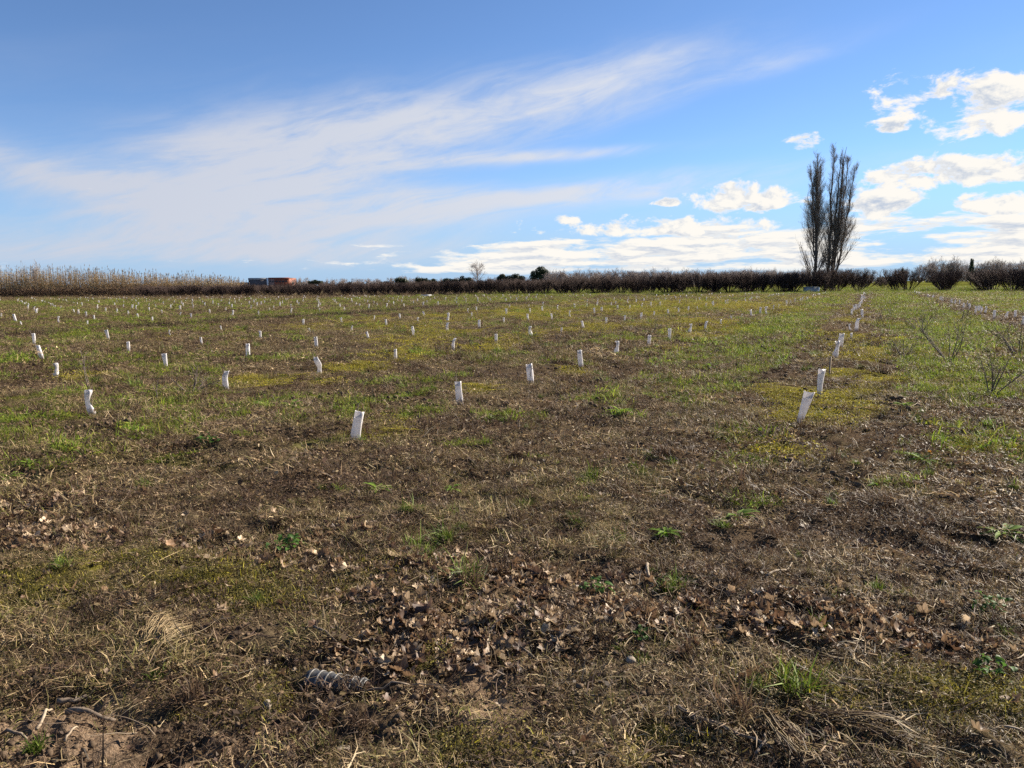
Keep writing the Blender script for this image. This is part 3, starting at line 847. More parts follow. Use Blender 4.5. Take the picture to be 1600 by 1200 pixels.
for li, (k, r0, r1, half, dens_) in enumerate([(1.0, 1.7, 7, 50, 40), (3.0, 6.5, 26, 44, 2.6)]):
    area = math.radians(2 * half) * .5 * (r1 * r1 - r0 * r0); n_ = int(area * dens_)
    X, Y = ring(n_, r0, r1, half); g_, m_, s_ = zones(X, Y)
    keep = rng.random(n_) < .22 + .75 * s_
    X, Y = X[keep], Y[keep]
    coll = proto_collection('clod_%d' % li, [clod_mesh(24, .13 * k, .0075 * k ** .8) for i in range(6)])
    scatter('soil_crumbs', 'small dark soil crumbs and clods between the dry stalks', coll, 6, X, Y, rng.uniform(.6, 1.4, len(X)), .1)

# ------------------------------------------------------------------ tubes for stems, branches, sticks
def tubes(P, Rd, sides=3, cap=False):
    """P (N,K,3) polylines, Rd (N,K) radii -> V, [F]"""
    P = np.asarray(P, float); N_, K_, _ = P.shape
    T = np.gradient(P, axis=1); T /= np.linalg.norm(T, axis=2, keepdims=True) + 1e-9
    ref = np.where(np.abs(T[..., 2:3]) > .9, np.array([1., 0, 0]), np.array([0, 0, 1.]))
    U = np.cross(T, ref); U /= np.linalg.norm(U, axis=2, keepdims=True) + 1e-9
    W = np.cross(T, U)
    a = np.arange(sides) * 2 * math.pi / sides
    V = P[:, :, None, :] + Rd[:, :, None, None] * (np.cos(a)[None, None, :, None] * U[:, :, None, :] + np.sin(a)[None, None, :, None] * W[:, :, None, :])
    V = V.reshape(-1, 3)
    base = (np.arange(N_)[:, None, None] * K_ + np.arange(K_ - 1)[None, :, None]) * sides
    j = np.arange(sides)[None, None, :]; jn = (j + 1) % sides
    Fq = np.stack([base + j, base + jn, base + sides + jn, base + sides + j], -1).reshape(-1, 4)
    Fs = [Fq]
    if cap:
        e0 = np.arange(N_)[:, None] * K_ * sides
        Fs += [(e0 + np.arange(sides)[None, ::-1]), (e0 + (K_ - 1) * sides + np.arange(sides)[None, :])]
        if sides == 4: Fs = [np.concatenate(Fs)]
    return V, Fs
def curve_branch(p0, d, L, up, K=4, wob=.08):
    """polylines from p0 along d that bend by `up` towards +z (N,K,3)"""
    N_ = len(p0); pts = [p0]; dd = d.copy(); seg = (L / (K - 1))[:, None]
    for k in range(K - 1):
        dd = dd + np.array([0, 0, 1.]) * (up / (K - 1))[:, None] + rng.normal(0, wob, (N_, 3))
        dd /= np.linalg.norm(dd, axis=1)[:, None]
        pts.append(pts[-1] + dd * seg)
    return np.stack(pts, 1)
def children(P, Rd, n, t0, t1, spread, spread_sd, lfun, rr, up, K=4, wob=.08, rmin=.004):
    """n side branches on every polyline of P; lfun(t, parent length) gives their length"""
    N_, K_, _ = P.shape
    idx = np.repeat(np.arange(N_), n); t = rng.uniform(t0, t1, len(idx))
    f = t * (K_ - 1); i = np.minimum(f.astype(int), K_ - 2); w = (f - i)[:, None]
    p0 = P[idx, i] * (1 - w) + P[idx, i + 1] * w
    T = P[idx, i + 1] - P[idx, i]; T /= np.linalg.norm(T, axis=1)[:, None] + 1e-9
    r0 = (Rd[idx, i] * (1 - w[:, 0]) + Rd[idx, i + 1] * w[:, 0])
    q = rng.normal(0, 1, (len(idx), 3)); q -= (q * T).sum(1)[:, None] * T; q /= np.linalg.norm(q, axis=1)[:, None]
    a = np.radians(rng.normal(spread, spread_sd, len(idx)))[:, None]
    d = T * np.cos(a) + q * np.sin(a)
    PL = np.linalg.norm(P[:, -1] - P[:, 0], axis=1)[idx]
    L = lfun(t, PL) * rng.uniform(.65, 1.25, len(idx))
    C = curve_branch(p0, d, L, np.full(len(idx), up), K, wob)
    r1 = np.maximum(r0 * rr, rmin)
    RC = r1[:, None] * np.linspace(1, .3, K)[None, :]
    return C, np.maximum(RC, rmin * .6)
def merge(*vf):
    return join([(v, f, None) for v, f in vf])[:2]

# ------------------------------------------------------------------ the white tree guards
def guard_mesh(kind, seed):
    """an open film sleeve of unit height standing on z = 0, wall with thickness"""
    r_ = np.random.default_rng(seed)
    nz_, ns = 13, 16
    zz = np.linspace(0, 1, nz_)
    wx, wy = r_.uniform(.11, .15), r_.uniform(.07, .11)
    Vo, Vi = [], []
    tw0 = r_.uniform(-.4, .4); ph = r_.uniform(0, 6, 6)
    for z in zz:
        if kind == 'straight': f = 1 + .05 * math.sin(5 * z + ph[0]); off = (0, 0); tw = tw0 * .2; sq = .45
        elif kind == 'flared': f = .62 + .55 * z; off = (0, 0); tw = tw0 * .4; sq = .4
        elif kind == 'crumpled': f = .92 + .26 * math.sin(9 * z + ph[0]) * (1 - .2 * z); off = (.045 * math.sin(6.5 * z + ph[1]), .04 * math.sin(5 * z + ph[2])); tw = 1.4 * z * tw0 * 2; sq = .2
        else: f = 1.0 - .15 * z; b = max(0, z - .55); off = (.38 * b * b * 2, .1 * b); tw = tw0; sq = .3
        for side, lst in ((1, Vo), (0, Vi)):
            for k in range(ns):
                a = 2 * math.pi * k / ns
                c, s = math.cos(a), math.sin(a)
                m = (abs(c) ** (2 / (1 - sq * .8)) + abs(s) ** (2 / (1 - sq * .8))) ** (-(1 - sq * .8) / 2)
                cr = 1 + (.05 if kind != 'crumpled' else .12) * math.sin(3 * a + 5 * z + ph[3]) + (.012 if kind != 'crumpled' else .04) * math.sin(5 * a - 9 * z + ph[4])
                th = 1.0 if side else .93
                x, y = c * m * wx * f * cr * th, s * m * wy * f * cr * th
                ct_, st_ = math.cos(tw), math.sin(tw)
                zt = z if z < 1 else 1 + (.5 + abs(tw0)) * (.02 * math.sin(a + ph[5]) + .018 * math.sin(2 * a + ph[2]) + .01 * math.sin(5 * a + ph[1]))
                lst.append((x * ct_ - y * st_ + off[0], x * st_ + y * ct_ + off[1], zt - .04))
    V = np.array(Vo + Vi); n0 = len(Vo); Fq = []
    for i in range(nz_ - 1):
        for k in range(ns):
            a, b = i * ns + k, i * ns + (k + 1) % ns
            Fq.append((a, b, b + ns, a + ns))
            if i >= nz_ - 3: Fq.append((n0 + b, n0 + a, n0 + a + ns, n0 + b + ns))
    t0 = (nz_ - 1) * ns
    for k in range(ns):
        a, b = t0 + k, t0 + (k + 1) % ns
        Fq.append((a, b, n0 + b, n0 + a))
    return mesh('sleeve', V, [np.array(Fq)], M_GUARD)
G_KINDS = ['straight', 'straight', 'crumpled', 'flared', 'crumpled', 'crumpled', 'bent', 'straight', 'straight', 'flared', 'straight', 'crumpled', 'straight', 'bent']
G_MESH = [(k, guard_mesh(k, 40 + i)) for i, k in enumerate(G_KINDS)]
ORD = ['', 'first', 'second', 'third', 'fourth', 'fifth', 'sixth', 'seventh', 'eighth', 'ninth', 'tenth', 'eleventh', 'twelfth', 'thirteenth', 'fourteenth', 'fifteenth',
       'sixteenth', 'seventeenth', 'eighteenth', 'nineteenth', 'twentieth']
def ordinal(k):
    if k <= 20: return ORD[k]
    return '%d%s' % (k, {1: 'st', 2: 'nd', 3: 'rd'}.get(k % 10, 'th'))
LOOK = dict(straight='upright', flared='wide-mouthed', crumpled='crumpled', bent='bent-over')
rec = []        # x, y, h, lean, row, kind index
used = {}
for x, y, h, lean in GUARDS:
    if math.hypot(x - 5.5, y - 13.2) < .55:            # only a bare stake stands here
        sk = tag(empty('stake', (x, y, gz(x, y))), 'thin pale wooden stake without a guard in the nearest guarded row', 'stake')
        Pk = np.array([[[0, 0, -.05], [.002, 0, .15], [.006, .003, .30], [.008, .004, .36]]])
        link('shaft', mesh('shaft', *tubes(Pk, np.array([[.017, .017, .016, .013]]), 4, True), M_PALE, smooth=False), sk)
        continue
    s, t = st(x, y)
    row = min(range(len(ROWS)), key=lambda i: abs(ROWS[i] - s)) if s > -24 else None
    ki = 3 if abs(lean) > .045 * 1 and y < 12 else int(rng.integers(0, 14))
    rec.append([x, y, h, lean, row, ki, t, s])
SPECIAL = {(-5.6, 9.9): 4, (-4.7, 12.3): 6, (-1.7, 7.9): 7, (3.3, 8.6): 3, (4.3, 10.7): 3}
for r_ in rec:
    for (sx_, sy_), ki in SPECIAL.items():
        if math.hypot(r_[0] - sx_, r_[1] - sy_) < .7: r_[5] = ki
have = np.array([(r_[0], r_[1]) for r_ in rec])
# the rest of the planting pattern, row after row to the headland
def in_view(x, y, m=36.5): return abs(math.degrees(math.atan2(x, y))) < m
more = []
for ri, s0 in list(enumerate(ROWS)) + [(100 + k, -31.2 - 4.0 * k) for k in range(26)]:
    t = 24.0 if ri >= 100 else 9.3 + (s0 * .37) % 1
    while t < 175:
        s = s0 + rng.normal(0, .10); tt = t + rng.normal(0, .18); t += 2.47
        x, y = xy(s, tt)
        if y > 108 - .13 * x or y < 6 or not in_view(x, y): continue
        if ri == 0 and tt < 31: continue
        if ri < 100 and y < 39 and (ri != 1 or tt < 36): continue
        if np.min(np.hypot(have[:, 0] - x, have[:, 1] - y)) < 1.6: continue
        if rng.random() < .14: continue
        more.append([x, y, .33 * rng.uniform(.75, 1.12), rng.normal(0, .03), ri, int(rng.integers(0, 14)), tt, s])
more.sort(key=lambda r_: math.hypot(r_[0], r_[1]))
allg = rec + more
single = allg[:300]; mass = allg[300:]
rows_ = {}
for r_ in single:
    key = r_[4] if r_[4] is not None else 100 + int(round((-31.2 - r_[7]) / 4.0))
    key = max(key, 0); r_[4] = key
    rows_.setdefault(key, []).append(r_)
ROWNAME = {0: 'row beyond the bare saplings', 1: 'row leading to the vase-shaped bush'}
for key, lst in rows_.items():
    lst.sort(key=lambda r_: r_[6])
    if key not in ROWNAME:
        ROWNAME[key] = ('%s row counted from the poplars' % ordinal(key)) if key < 100 else '%s row past the dark furrow' % ordinal(key - 99)
    for i, r_ in enumerate(lst):
        x, y, h, lean, row, ki, t, s = r_
        h = min(max(h, .34 if row == 0 else .2), .40)
        kind, me = G_MESH[ki]
        o = link('tree_guard', me, None, (x, y, gz(x, y)), (rng.normal(0, .04), math.atan2(lean, h), rng.uniform(-.5, .5) + (0 if ki != 3 else .2)), (h * 1.02, h * 1.02, h * 1.08))
        tag(o, '%s white tree guard, %s from near end of %s' % (LOOK[kind], ordinal(i + 1), ROWNAME[row]), 'tree guard', 'white guards on the young trees')
ps = []
for r_ in mass:
    me = G_MESH[r_[5]][1]; n_ = len(me.vertices)
    v = np.empty(n_ * 3, np.float32); me.vertices.foreach_get('co', v); v = v.reshape(-1, 3)[: 13 * 16]
    a = rng.uniform(0, 6.28); c, s_ = math.cos(a), math.sin(a)
    v = (v * r_[2]) @ np.array([[c, -s_, 0], [s_, c, 0], [0, 0, 1]]); v[:, 0] += v[:, 2] * r_[3] * 2
    i_ = np.arange(12)[:, None] * 16; j_ = np.arange(16)[None]; jn = (j_ + 1) % 16
    ps.append((v + [r_[0], r_[1], gz(r_[0], r_[1])], [np.stack([i_ + j_, i_ + jn, i_ + 16 + jn, i_ + 16 + j_], -1).reshape(-1, 4)], None))
if ps:
    V, Fc, _ = join(ps)
    tag(link('distant_guards', mesh('distant_guards', V, Fc, M_GUARD)), 'distant specks of white tree guards in front of the orchard', None, None, 'stuff')

# ------------------------------------------------------------------ fallen leaves
def leaf_mesh(seed):
    r_ = np.random.default_rng(seed)
    nP = 28; a = np.linspace(0, 2 * math.pi, nP, endpoint=False)
    lob = .62 + .30 * np.abs(np.cos(2.5 * (a - math.pi / 2))) ** 1.3 + .07 * r_.normal(0, 1, nP)
    lob *= np.where(np.sin(a) < -.8, .55, 1)
    rings = [.0, .5, 1.0]
    V = [(0, 0, 0)]
    for f in rings[1:]:
        for k in range(nP): V.append((lob[k] * f * math.cos(a[k]) * .5, lob[k] * f * math.sin(a[k]) * .5, 0))
    V = np.array(V)
    rr = np.hypot(V[:, 0], V[:, 1])
    c1, c2 = r_.uniform(.6, 2.3), r_.uniform(-.3, 1.3)
    V[:, 2] = c1 * V[:, 0] ** 2 + c2 * V[:, 1] ** 2 + r_.uniform(.1, .3) * rr * np.sin(3 * np.arctan2(V[:, 1], V[:, 0]) + r_.uniform(0, 6)) + .05 * r_.normal(0, 1, len(V)) * rr * 2
    k_ = r_.uniform(.6, 1.2); V[:, 0] = np.sin(V[:, 0] * 2 * k_) / (2 * k_)
    Fc = [(0, 1 + k, 1 + (k + 1) % nP) for k in range(nP)]
    Fq = [(1 + k, 1 + nP + k, 1 + nP + (k + 1) % nP, 1 + (k + 1) % nP) for k in range(nP)]
    pet = np.stack([[0, -.12, .005], [.02, -.45, .03], [.06, -.75, .09]])[None]
    Vp, Fp = tubes(pet, np.array([[.012, .010, .008]]), 3)
    pal = [(.32, .225, .135), (.235, .145, .080), (.135, .078, .043), (.10, .060, .040), (.44, .33, .21), (.17, .105, .058), (.27, .185, .11), (.12, .068, .04)]
    c = np.array(pal[seed % len(pal)])
    col = np.clip(c[None] * (1 + .22 * r_.normal(0, 1, (len(V), 1))), .02, .8)
    Vt, Ft, Ct = join([(V, [np.array(Fc), np.array(Fq)], col), (Vp, Fp, np.tile(c * .8, (len(Vp), 1)))])
    return mesh('leaf', Vt, Ft, M_LEAF, Ct)
LEAVES = [leaf_mesh(i) for i in range(16)]
TONE = ['tan', 'mid-brown', 'dark brown', 'blackish brown', 'pale tan', 'warm brown', 'light brown', 'dull brown']
L_GROUP = 'dry leaves littering the bare headland'
L_LAB = dict(a='dry curled leaf in the leaf drift beside the corrugated pipe', b='dry curled leaf in the leaf drift below the broad-leaved weed',
             c='dry brown leaf in the leaf heap above the mossy turf', d='dry leaf in the thin scatter of leaves behind the mossy turf')
pool = []
for x0, y0, rx, ry, cnt, dr in LEAF_DRIFTS:
    for i in range(int(cnt * (1.0 if dr == 'a' else 1.3))):
        q = rng.normal(0, .72, 2)
        pool.append((x0 + q[0] * rx, y0 + q[1] * ry, dr, math.exp(-(q @ q))))
LONE = [(1.0, 2.62), (.25, 2.5), (-.05, 2.75), (-.85, 3.0), (-1.15, 2.78), (-.6, 3.55), (.3, 2.95), (1.25, 3.05), (1.65, 2.55), (1.9, 2.75), (-1.6, 3.3), (-1.95, 3.6), (-.35, 2.45), (.55, 2.35), (.95, 2.95), (-.95, 2.42), (1.35, 2.4), (-.2, 4.6), (.6, 4.2), (-1.1, 4.9), (1.5, 5.0), (.1, 5.6), (2.2, 3.4), (-.75, 2.62)]
LONE_L = ['leaf lying alone on the dark stubble', 'lone curled leaf on bare brown soil', 'single dry leaf caught on the short dead turf']
def place_leaf(x, y, lab, lift, flat=.5, size=None):
    sz = size or np.clip(rng.lognormal(math.log(.064), .32), .03, .115)
    li_ = int(rng.integers(0, 16)); lab = TONE[li_ % 8] + ' ' + lab
    o = link('fallen_leaf', LEAVES[li_], None, (x, y, gz(x, y) + .022 + lift), (rng.normal(0, flat), rng.normal(0, flat), rng.uniform(0, 6.283)), (sz, sz, sz))
    return tag(o, lab, 'leaf', L_GROUP)
pool.sort(key=lambda p_: math.hypot(p_[0], p_[1]))
for i, (x, y, dr, w) in enumerate(pool[:270]):
    place_leaf(x, y, L_LAB[dr], rng.uniform(0, .028) * w, .36)
for i, (x, y) in enumerate(LONE):
    place_leaf(x, y, LONE_L[i % 3], .004, .35, rng.uniform(.05, .09))
LC = proto_collection('leaflitter', [leaf_mesh(i) for i in range(8)])
rest = np.array([(p_[0], p_[1]) for p_ in pool[270:]])
sc_ = rng.uniform(.055, .10, len(rest))
extra = np.array([(x0 + q[0] * rx, y0 + q[1] * ry) for x0, y0, rx, ry, cnt, dr in LEAF_DRIFTS for q in rng.normal(0, .6, (int(cnt * 3.0), 2))])
XY = np.concatenate([rest, extra]); sc_ = np.concatenate([sc_, rng.uniform(.025, .075, len(extra))])
scatter('leaf_litter', 'crumbled brown leaf litter mixed into the drifts', LC, 8, XY[:, 0], XY[:, 1], sc_, .5, .022)

# ------------------------------------------------------------------ sticks, stones, straw, roots, pipe
for i, (x0, y0, x1, y1, r0) in enumerate(STICKS):
    K_ = 7; t = np.linspace(0, 1, K_)
    L = math.hypot(x1 - x0, y1 - y0)
    px_ = x0 + (x1 - x0) * t; py_ = y0 + (y1 - y0) * t
    nx, ny = -(y1 - y0) / L, (x1 - x0) / L
    b = L * .05 * np.sin(t * 3.1 * rng.uniform(.8, 2) + rng.uniform(0, 3)) + rng.normal(0, min(.006, L * .02), K_)
    px_ = px_ + nx * b; py_ = py_ + ny * b
    zz = height(px_, py_) + r0 + .012 + .012 * np.sin(t * 3.14) + rng.normal(0, .003, K_)
    o0 = np.array([x0, y0, 0])
    P = np.stack([px_, py_, zz], -1)[None] - o0
    rad = r0 * np.linspace(1, .55, K_)[None] * rng.uniform(.88, 1.12, (1, K_))
    parts_ = [tubes(P, rad, 6, True)]
    if i % 3 == 0:
        C, RC = children(P, rad, 2, .3, .8, 40, 10, lambda t_, L_: .3 * L_, .5, -.1, 4, .1, .001)
        parts_.append(tubes(C, RC, 4))
    V, Fc = merge(*parts_)
    pale_ = i in (2, 8, 13, 14, 17, 19)
    lab = ('%s %s stick lying %s' % ('bleached' if pale_ else 'dark brown', 'thick' if r0 > .009 else 'thin',
           ['on bare soil beside a shorter one', 'across the bare soil patch', 'on the trampled soil, tilted', 'at the edge of the bare soil', 'pointing at the corrugated pipe', 'beside the corrugated pipe and leaf drift',
            'stretched over the dark stubble', 'running through the matted roots', 'upright among the drifted leaves', 'just behind the bare soil', 'leaning into the leaf drift', 'near the matted pale roots',
            'across the matted dead grass', 'along the yellow moss edge', 'near the reddish leaf drift', 'hanging over the leaf drift', 'in front of the corrugated pipe', 'near the bright green leaves',
            'by the sunken hollow of roots', 'low on the bare soil', 'on the stubble under the drift', 'crossing the crumbled leaves'][i]))
    tag(link('stick', mesh('stick', V, Fc, M_PALE if pale_ else M_STICK), None, tuple(o0)), lab, 'stick', 'fallen sticks on the headland')
def stone_mesh(seed):
    r_ = np.random.default_rng(seed)
    n1_, n2_ = 9, 14
    V = []
    for i in range(n1_):
        for j in range(n2_):
            u = math.pi * (i + .5) / n1_; v = 2 * math.pi * j / n2_
            d = np.array([math.sin(u) * math.cos(v), math.sin(u) * math.sin(v), math.cos(u)])
            q = 1 + .13 * math.sin(3 * d[0] + seed) + .12 * math.sin(4 * d[1] + 2 * seed) + .06 * math.sin(9 * d[2] + 7 * d[0])
            V.append(d * q * [.5, .4, .3])
    Fq = [(i * n2_ + j, (i + 1) * n2_ + j, (i + 1) * n2_ + (j + 1) % n2_, i * n2_ + (j + 1) % n2_) for i in range(n1_ - 1) for j in range(n2_)]
    return mesh('stone', np.array(V), [np.array(Fq), np.array([list(range(n2_))[::-1]]), np.array([[(n1_ - 1) * n2_ + j for j in range(n2_)]])], M_STONE)
STN = [stone_mesh(i) for i in range(4)]
SL = ['pale stone on the bare soil in front of the pipe', 'greyish stone among dark weeds', 'small pale stone under the leaf drift', 'tiny stone on the nearest soil', 'pale chip of stone on the mossy patch', 'flat pinkish stone on dark stubble',
      'long pale stone lying in the root hollow', 'small stone in the leaf drift', 'pale stone beside the straw bundle', 'white pebble out on the brown field']
for i, (x, y, w) in enumerate(STONES):
    o = link('stone', STN[i % 4], None, (x, y, gz(x, y) + w * .16), (rng.normal(0, .2), rng.normal(0, .2), rng.uniform(0, 6)), (w, w * .9, w * .9))
    tag(o, SL[i], 'stone', 'stones on the headland')
# bundle of long pale straw
def strands(n_, p0, p1, spread0, spread1, L, r0, r1, zhi, bow):
    u = np.array([p1[0] - p0[0], p1[1] - p0[1]]); LL = np.linalg.norm(u); u /= LL; v = np.array([-u[1], u[0]])
    a = rng.uniform(0, .45, n_) * LL; L_ = L * rng.uniform(.5, 1.1, n_)
    K_ = 6; t = np.linspace(0, 1, K_)
    along = a[:, None] + L_[:, None] * t; off = rng.normal(0, 1, (n_, 1)) * (spread0 + (spread1 - spread0) * t)[None] + bow * rng.normal(0, 1, (n_, 1)) * np.sin(3.14 * t)[None]
    X = p0[0] + along * u[0] + off * v[0]; Y = p0[1] + along * u[1] + off * v[1]
    Z = height(X, Y) + .02 + rng.uniform(0, zhi, (n_, 1)) * np.sin(3.14 * np.clip(t + .1, 0, 1))[None]
    return tubes(np.stack([X, Y, Z], -1), np.full((n_, K_), 1.) * rng.uniform(r0, r1, (n_, 1)), 3)
V, Fc = strands(110, STRAW[:2], STRAW[2:], .035, .085, .40, .0007, .0017, .018, .025)
cc = np.repeat(np.array(STRAW_C)[rng.integers(0, 5, 110)], 18, 0) * .85
tag(link('straw_bundle', mesh('straw_bundle', V, Fc, M_STRAW, np.clip(cc, 0, .8))), 'swept bundle of long pale dry grass stalks', None, None, 'stuff')
V1 = strands(70, (ROOTS[0] - .12, ROOTS[1] + .05), (ROOTS[0] + .02, ROOTS[1] - .16), .05, .09, .26, .0012, .003, .06, .05)
V2 = strands(90, (ROOTS[0] - .05, ROOTS[1] + .02), (ROOTS[0] + .5, ROOTS[1] - .02), .05, .10, .35, .001, .0025, .04, .05)
V, Fc = merge(V1, V2)
cc = np.repeat(np.array(STRAW_C + BROWN_C)[rng.integers(0, 10, 160)], 18, 0)
# thin twigs caught among leaves and stubble
nT = 420
pk = rng.integers(0, len(pool), nT); xt = np.array([pool[i][0] for i in pk]) + rng.normal(0, .35, nT); yt = np.array([pool[i][1] for i in pk]) + rng.normal(0, .35, nT)
xt = np.concatenate([xt, rng.uniform(-2.6, 2.6, 160)]); yt = np.concatenate([yt, rng.uniform(2.2, 4.5, 160)]); nT = len(xt)
d = rng.normal(0, 1, (nT, 3)); d[:, 2] = np.abs(d[:, 2]) * .22; d /= np.linalg.norm(d, axis=1)[:, None]
PT = curve_branch(np.stack([xt, yt, height(xt, yt) + .015], -1), d, rng.uniform(.05, .24, nT), np.full(nT, -.15), 6, .16)
vt = tubes(PT, rng.uniform(.0012, .0034, (nT, 1)) * np.linspace(1, .4, 6)[None], 4)
ct_ = np.repeat(np.array([(.055, .038, .028), (.09, .062, .042), (.14, .10, .07), (.25, .19, .13)])[rng.integers(0, 4, nT)], 24, 0)
tag(link('twig_litter', mesh('twig_litter', vt[0], vt[1], M_STRAW, ct_)), 'thin dark twigs strewn through the leaf drifts', None, None, 'stuff')
tag(link('matted_roots', mesh('matted_roots', V, Fc, M_STRAW, cc)), 'mat of pale dead roots and stems hanging into a hollow', None, None, 'stuff')
# half-buried length of corrugated drain pipe
x0, y0, x1, y1 = PIPE
Lp = math.hypot(x1 - x0, y1 - y0) * 1.05; rp = .048
pr = empty('drain_pipe', (x0, y0, max(gz(x0, y0), gz(x1, y1)) - .008), math.atan2(y1 - y0, x1 - x0))
tag(pr, 'short piece of ribbed grey drain pipe half buried in litter', 'pipe')
K_ = 25; xs = np.linspace(0, Lp, K_)
arc = np.radians(np.linspace(-25, 205, 22))
def pipe_shell(xs_, ro, ri, hole=True):
    V = []; nA = len(arc)
    for r_ in (ro, ri):
        for x in xs_:
            for a in arc: V.append((x, r_ * math.cos(a), r_ * math.sin(a) - .012))
    nX = len(xs_); Fq = []
    def torn(i, j):
        return hole and ((xs_[i] / Lp - .62) / .13) ** 2 + ((j / nA - .30) / .16) ** 2 < 1
    for i in range(nX - 1):
        for j in range(nA - 1):
            if torn(i, j): continue
            a = i * nA + j
            Fq.append((a, a + nA, a + nA + 1, a + 1)); b = nX * nA + a
            Fq.append((b, b + 1, b + nA + 1, b + nA))
    for e in (0, nX - 1):
        for j in range(nA - 1):
            a = e * nA + j; b = nX * nA + a
            Fq.append((a, a + 1, b + 1, b) if e == 0 else (a, b, b + 1, a + 1))
    return np.array(V), [np.array(Fq)]
V, Fc = pipe_shell(xs, rp, rp - .003)
pw = link('pipe_wall', mesh('pipe_wall', V, Fc, M_PIPE), pr)
for k in range(7):
    xr = Lp * (.07 + .143 * k)
    V, Fc = pipe_shell(np.array([xr - .0035, xr - .002, xr + .002, xr + .0035]), rp + .005, rp + .0005, k == 4)
    link('rib', mesh('rib', V, Fc, M_RIB), pw)

# ------------------------------------------------------------------ weeds
def leaf_blade(seed, kind):
    r_ = np.random.default_rng(seed); n_ = 7; t = np.linspace(0, 1, n_)
    if kind == 'rosette': w = .13 * np.sin(math.pi * np.clip(t * .92 + .06, 0, 1)) ** .8 * (1 + .35 * np.sin(t * 26 + seed)); lift, droop = .45, .55
    else: w = .26 * np.sin(math.pi * np.clip(t, .03, .97)) ** .7 * np.where(t < .25, .25, 1); lift, droop = .75, .9
    y = t; z = lift * t - droop * t * t + .02 * np.sin(9 * t)
    V = np.concatenate([np.stack([-w, y, z + w * .35], -1), np.stack([0 * w, y, z], -1), np.stack([w, y, z + w * .35], -1)])
    Fq = [(c * n_ + i, (c + 1) * n_ + i, (c + 1) * n_ + i + 1, c * n_ + i + 1) for c in range(2) for i in range(n_ - 1)]
    base = np.array([(.13, .21, .025), (.17, .25, .035), (.10, .16, .02)][seed % 3])
    if kind == 'broad': base = np.array([(.05, .105, .018), (.065, .125, .022), (.045, .085, .02)][seed % 3])
    col = np.tile(base, (3 * n_, 1)); col[n_:2 * n_] *= 1.35
    return mesh('leaf', V, [np.array(Fq)], M_WEED, col)
WL = {k: [leaf_blade(i, k) for i in range(4)] for k in ('rosette', 'broad')}
GREEN2 = [(.10, .165, .025), (.13, .19, .03), (.08, .135, .02)]
WLAB = dict(rosette='green rosette weed with toothed spreading leaves', broad='dark green broad-leaved weed', tuft='small bright green grass tuft')
WPOS = ['on the brown field before the second row', 'in the green patch, nearer the crumpled guard', 'in the green patch, farther from the crumpled guard', 'beside the green lane of the saplings', 'on dry stubble, the larger of two', 'on dry stubble, the smaller of two',
        'beside a yellow flower at the picture edge', 'behind the yellow moss row', 'below the green sapling lane', 'on dry turf below the nearest guard', 'on dry turf beyond the leaf scatter', 'at the field edge by the leaf heap', 'at the field edge behind its twin',
        'growing out of the leaf drift', 'with glossy leaves beside the leaf drift', 'small and pale under the leaf drift', 'beside the yellow moss and twigs', 'on stubble above the yellow moss', 'among leaves behind the mossy turf', 'casting a dark shadow by the dug hollow',
        'on soil next to the straw bundle', 'next to the straw bundle, very small', 'on the nearest bare soil', 'behind the long leaf drift', 'behind the leaf drift near its end', 'alone on the brown field', 'behind the nearest tree guard', 'in the lane before the poplar row', 'at the edge of the sapling lane', 'on stubble below the moss row', 'far off in the second lane', 'by the picture edge on stubble']
for i, (k, x, y, w) in enumerate(WEEDS):
    lab = WLAB[k] + ' ' + WPOS[i % len(WPOS)]
    if k == 'tuft':
        V, Fc, c = blades(70, w * .28, w * .48, .0035 + w * .012, 58, 16, 35, (0, .004), GREEN2)
        o = link('grass_tuft', mesh('grass_tuft', V, Fc, M_GRASS, c, smooth=False), None, (x, y, gz(x, y)))
        o['kind'] = 'thing'
        tag(o, lab, 'grass tuft', 'green weeds on the field'); continue
    root = tag(empty('weed', (x, y, gz(x, y) + .022)), lab, 'weed', 'green weeds on the field')
    n_ = 13 if k == 'rosette' else 30
    for q in range(n_):
        a = q * 2.39996 + rng.normal(0, .2); L = w * (.72 if k == 'rosette' else .25) * rng.uniform(.65, 1.15)
        rr_ = 0 if k == 'rosette' else w * .4 * math.sqrt(rng.random())
        b = rng.uniform(0, 6.28)
        link('leaf', WL[k][int(rng.integers(0, 4))], root, (rr_ * math.cos(b), rr_ * math.sin(b), .0 if k == 'rosette' else rng.uniform(0, .28) * w), (rng.normal(.12, .2) if k == 'rosette' else rng.normal(.35, .4), 0 if k == 'rosette' else rng.normal(0, .35), a), (L, L, L))
# dandelion flower beside the weed at the edge
fx, fy = [(x, y) for k, x, y, w in WEEDS if abs(w - .37) < .2 and x > 3][0] if any(x > 3 and w > .2 for k, x, y, w in WEEDS) else (3.4, 5.3)
M_YEL = plain('yellow_petals', (.72, .36, .02), (.80, .45, .03), 40, .6, .2)
fr = tag(empty('dandelion', (fx + .08, fy + .02, gz(fx + .08, fy))), 'orange yellow dandelion flower on a short stem', 'flower')
link('stem', mesh('stem', *tubes(np.array([[[0, 0, 0], [.005, 0, .05], [0, .005, .11]]]), np.array([[.0025, .0022, .002]]), 5), M_TWIG), fr)
V, Fc, c = blades(46, .004, .024, .005, 35, 25, 10, (.108, .114), [(.7, .4, .02)])
link('flower_head', mesh('flower_head', V, Fc, M_YEL, None, smooth=False), fr)

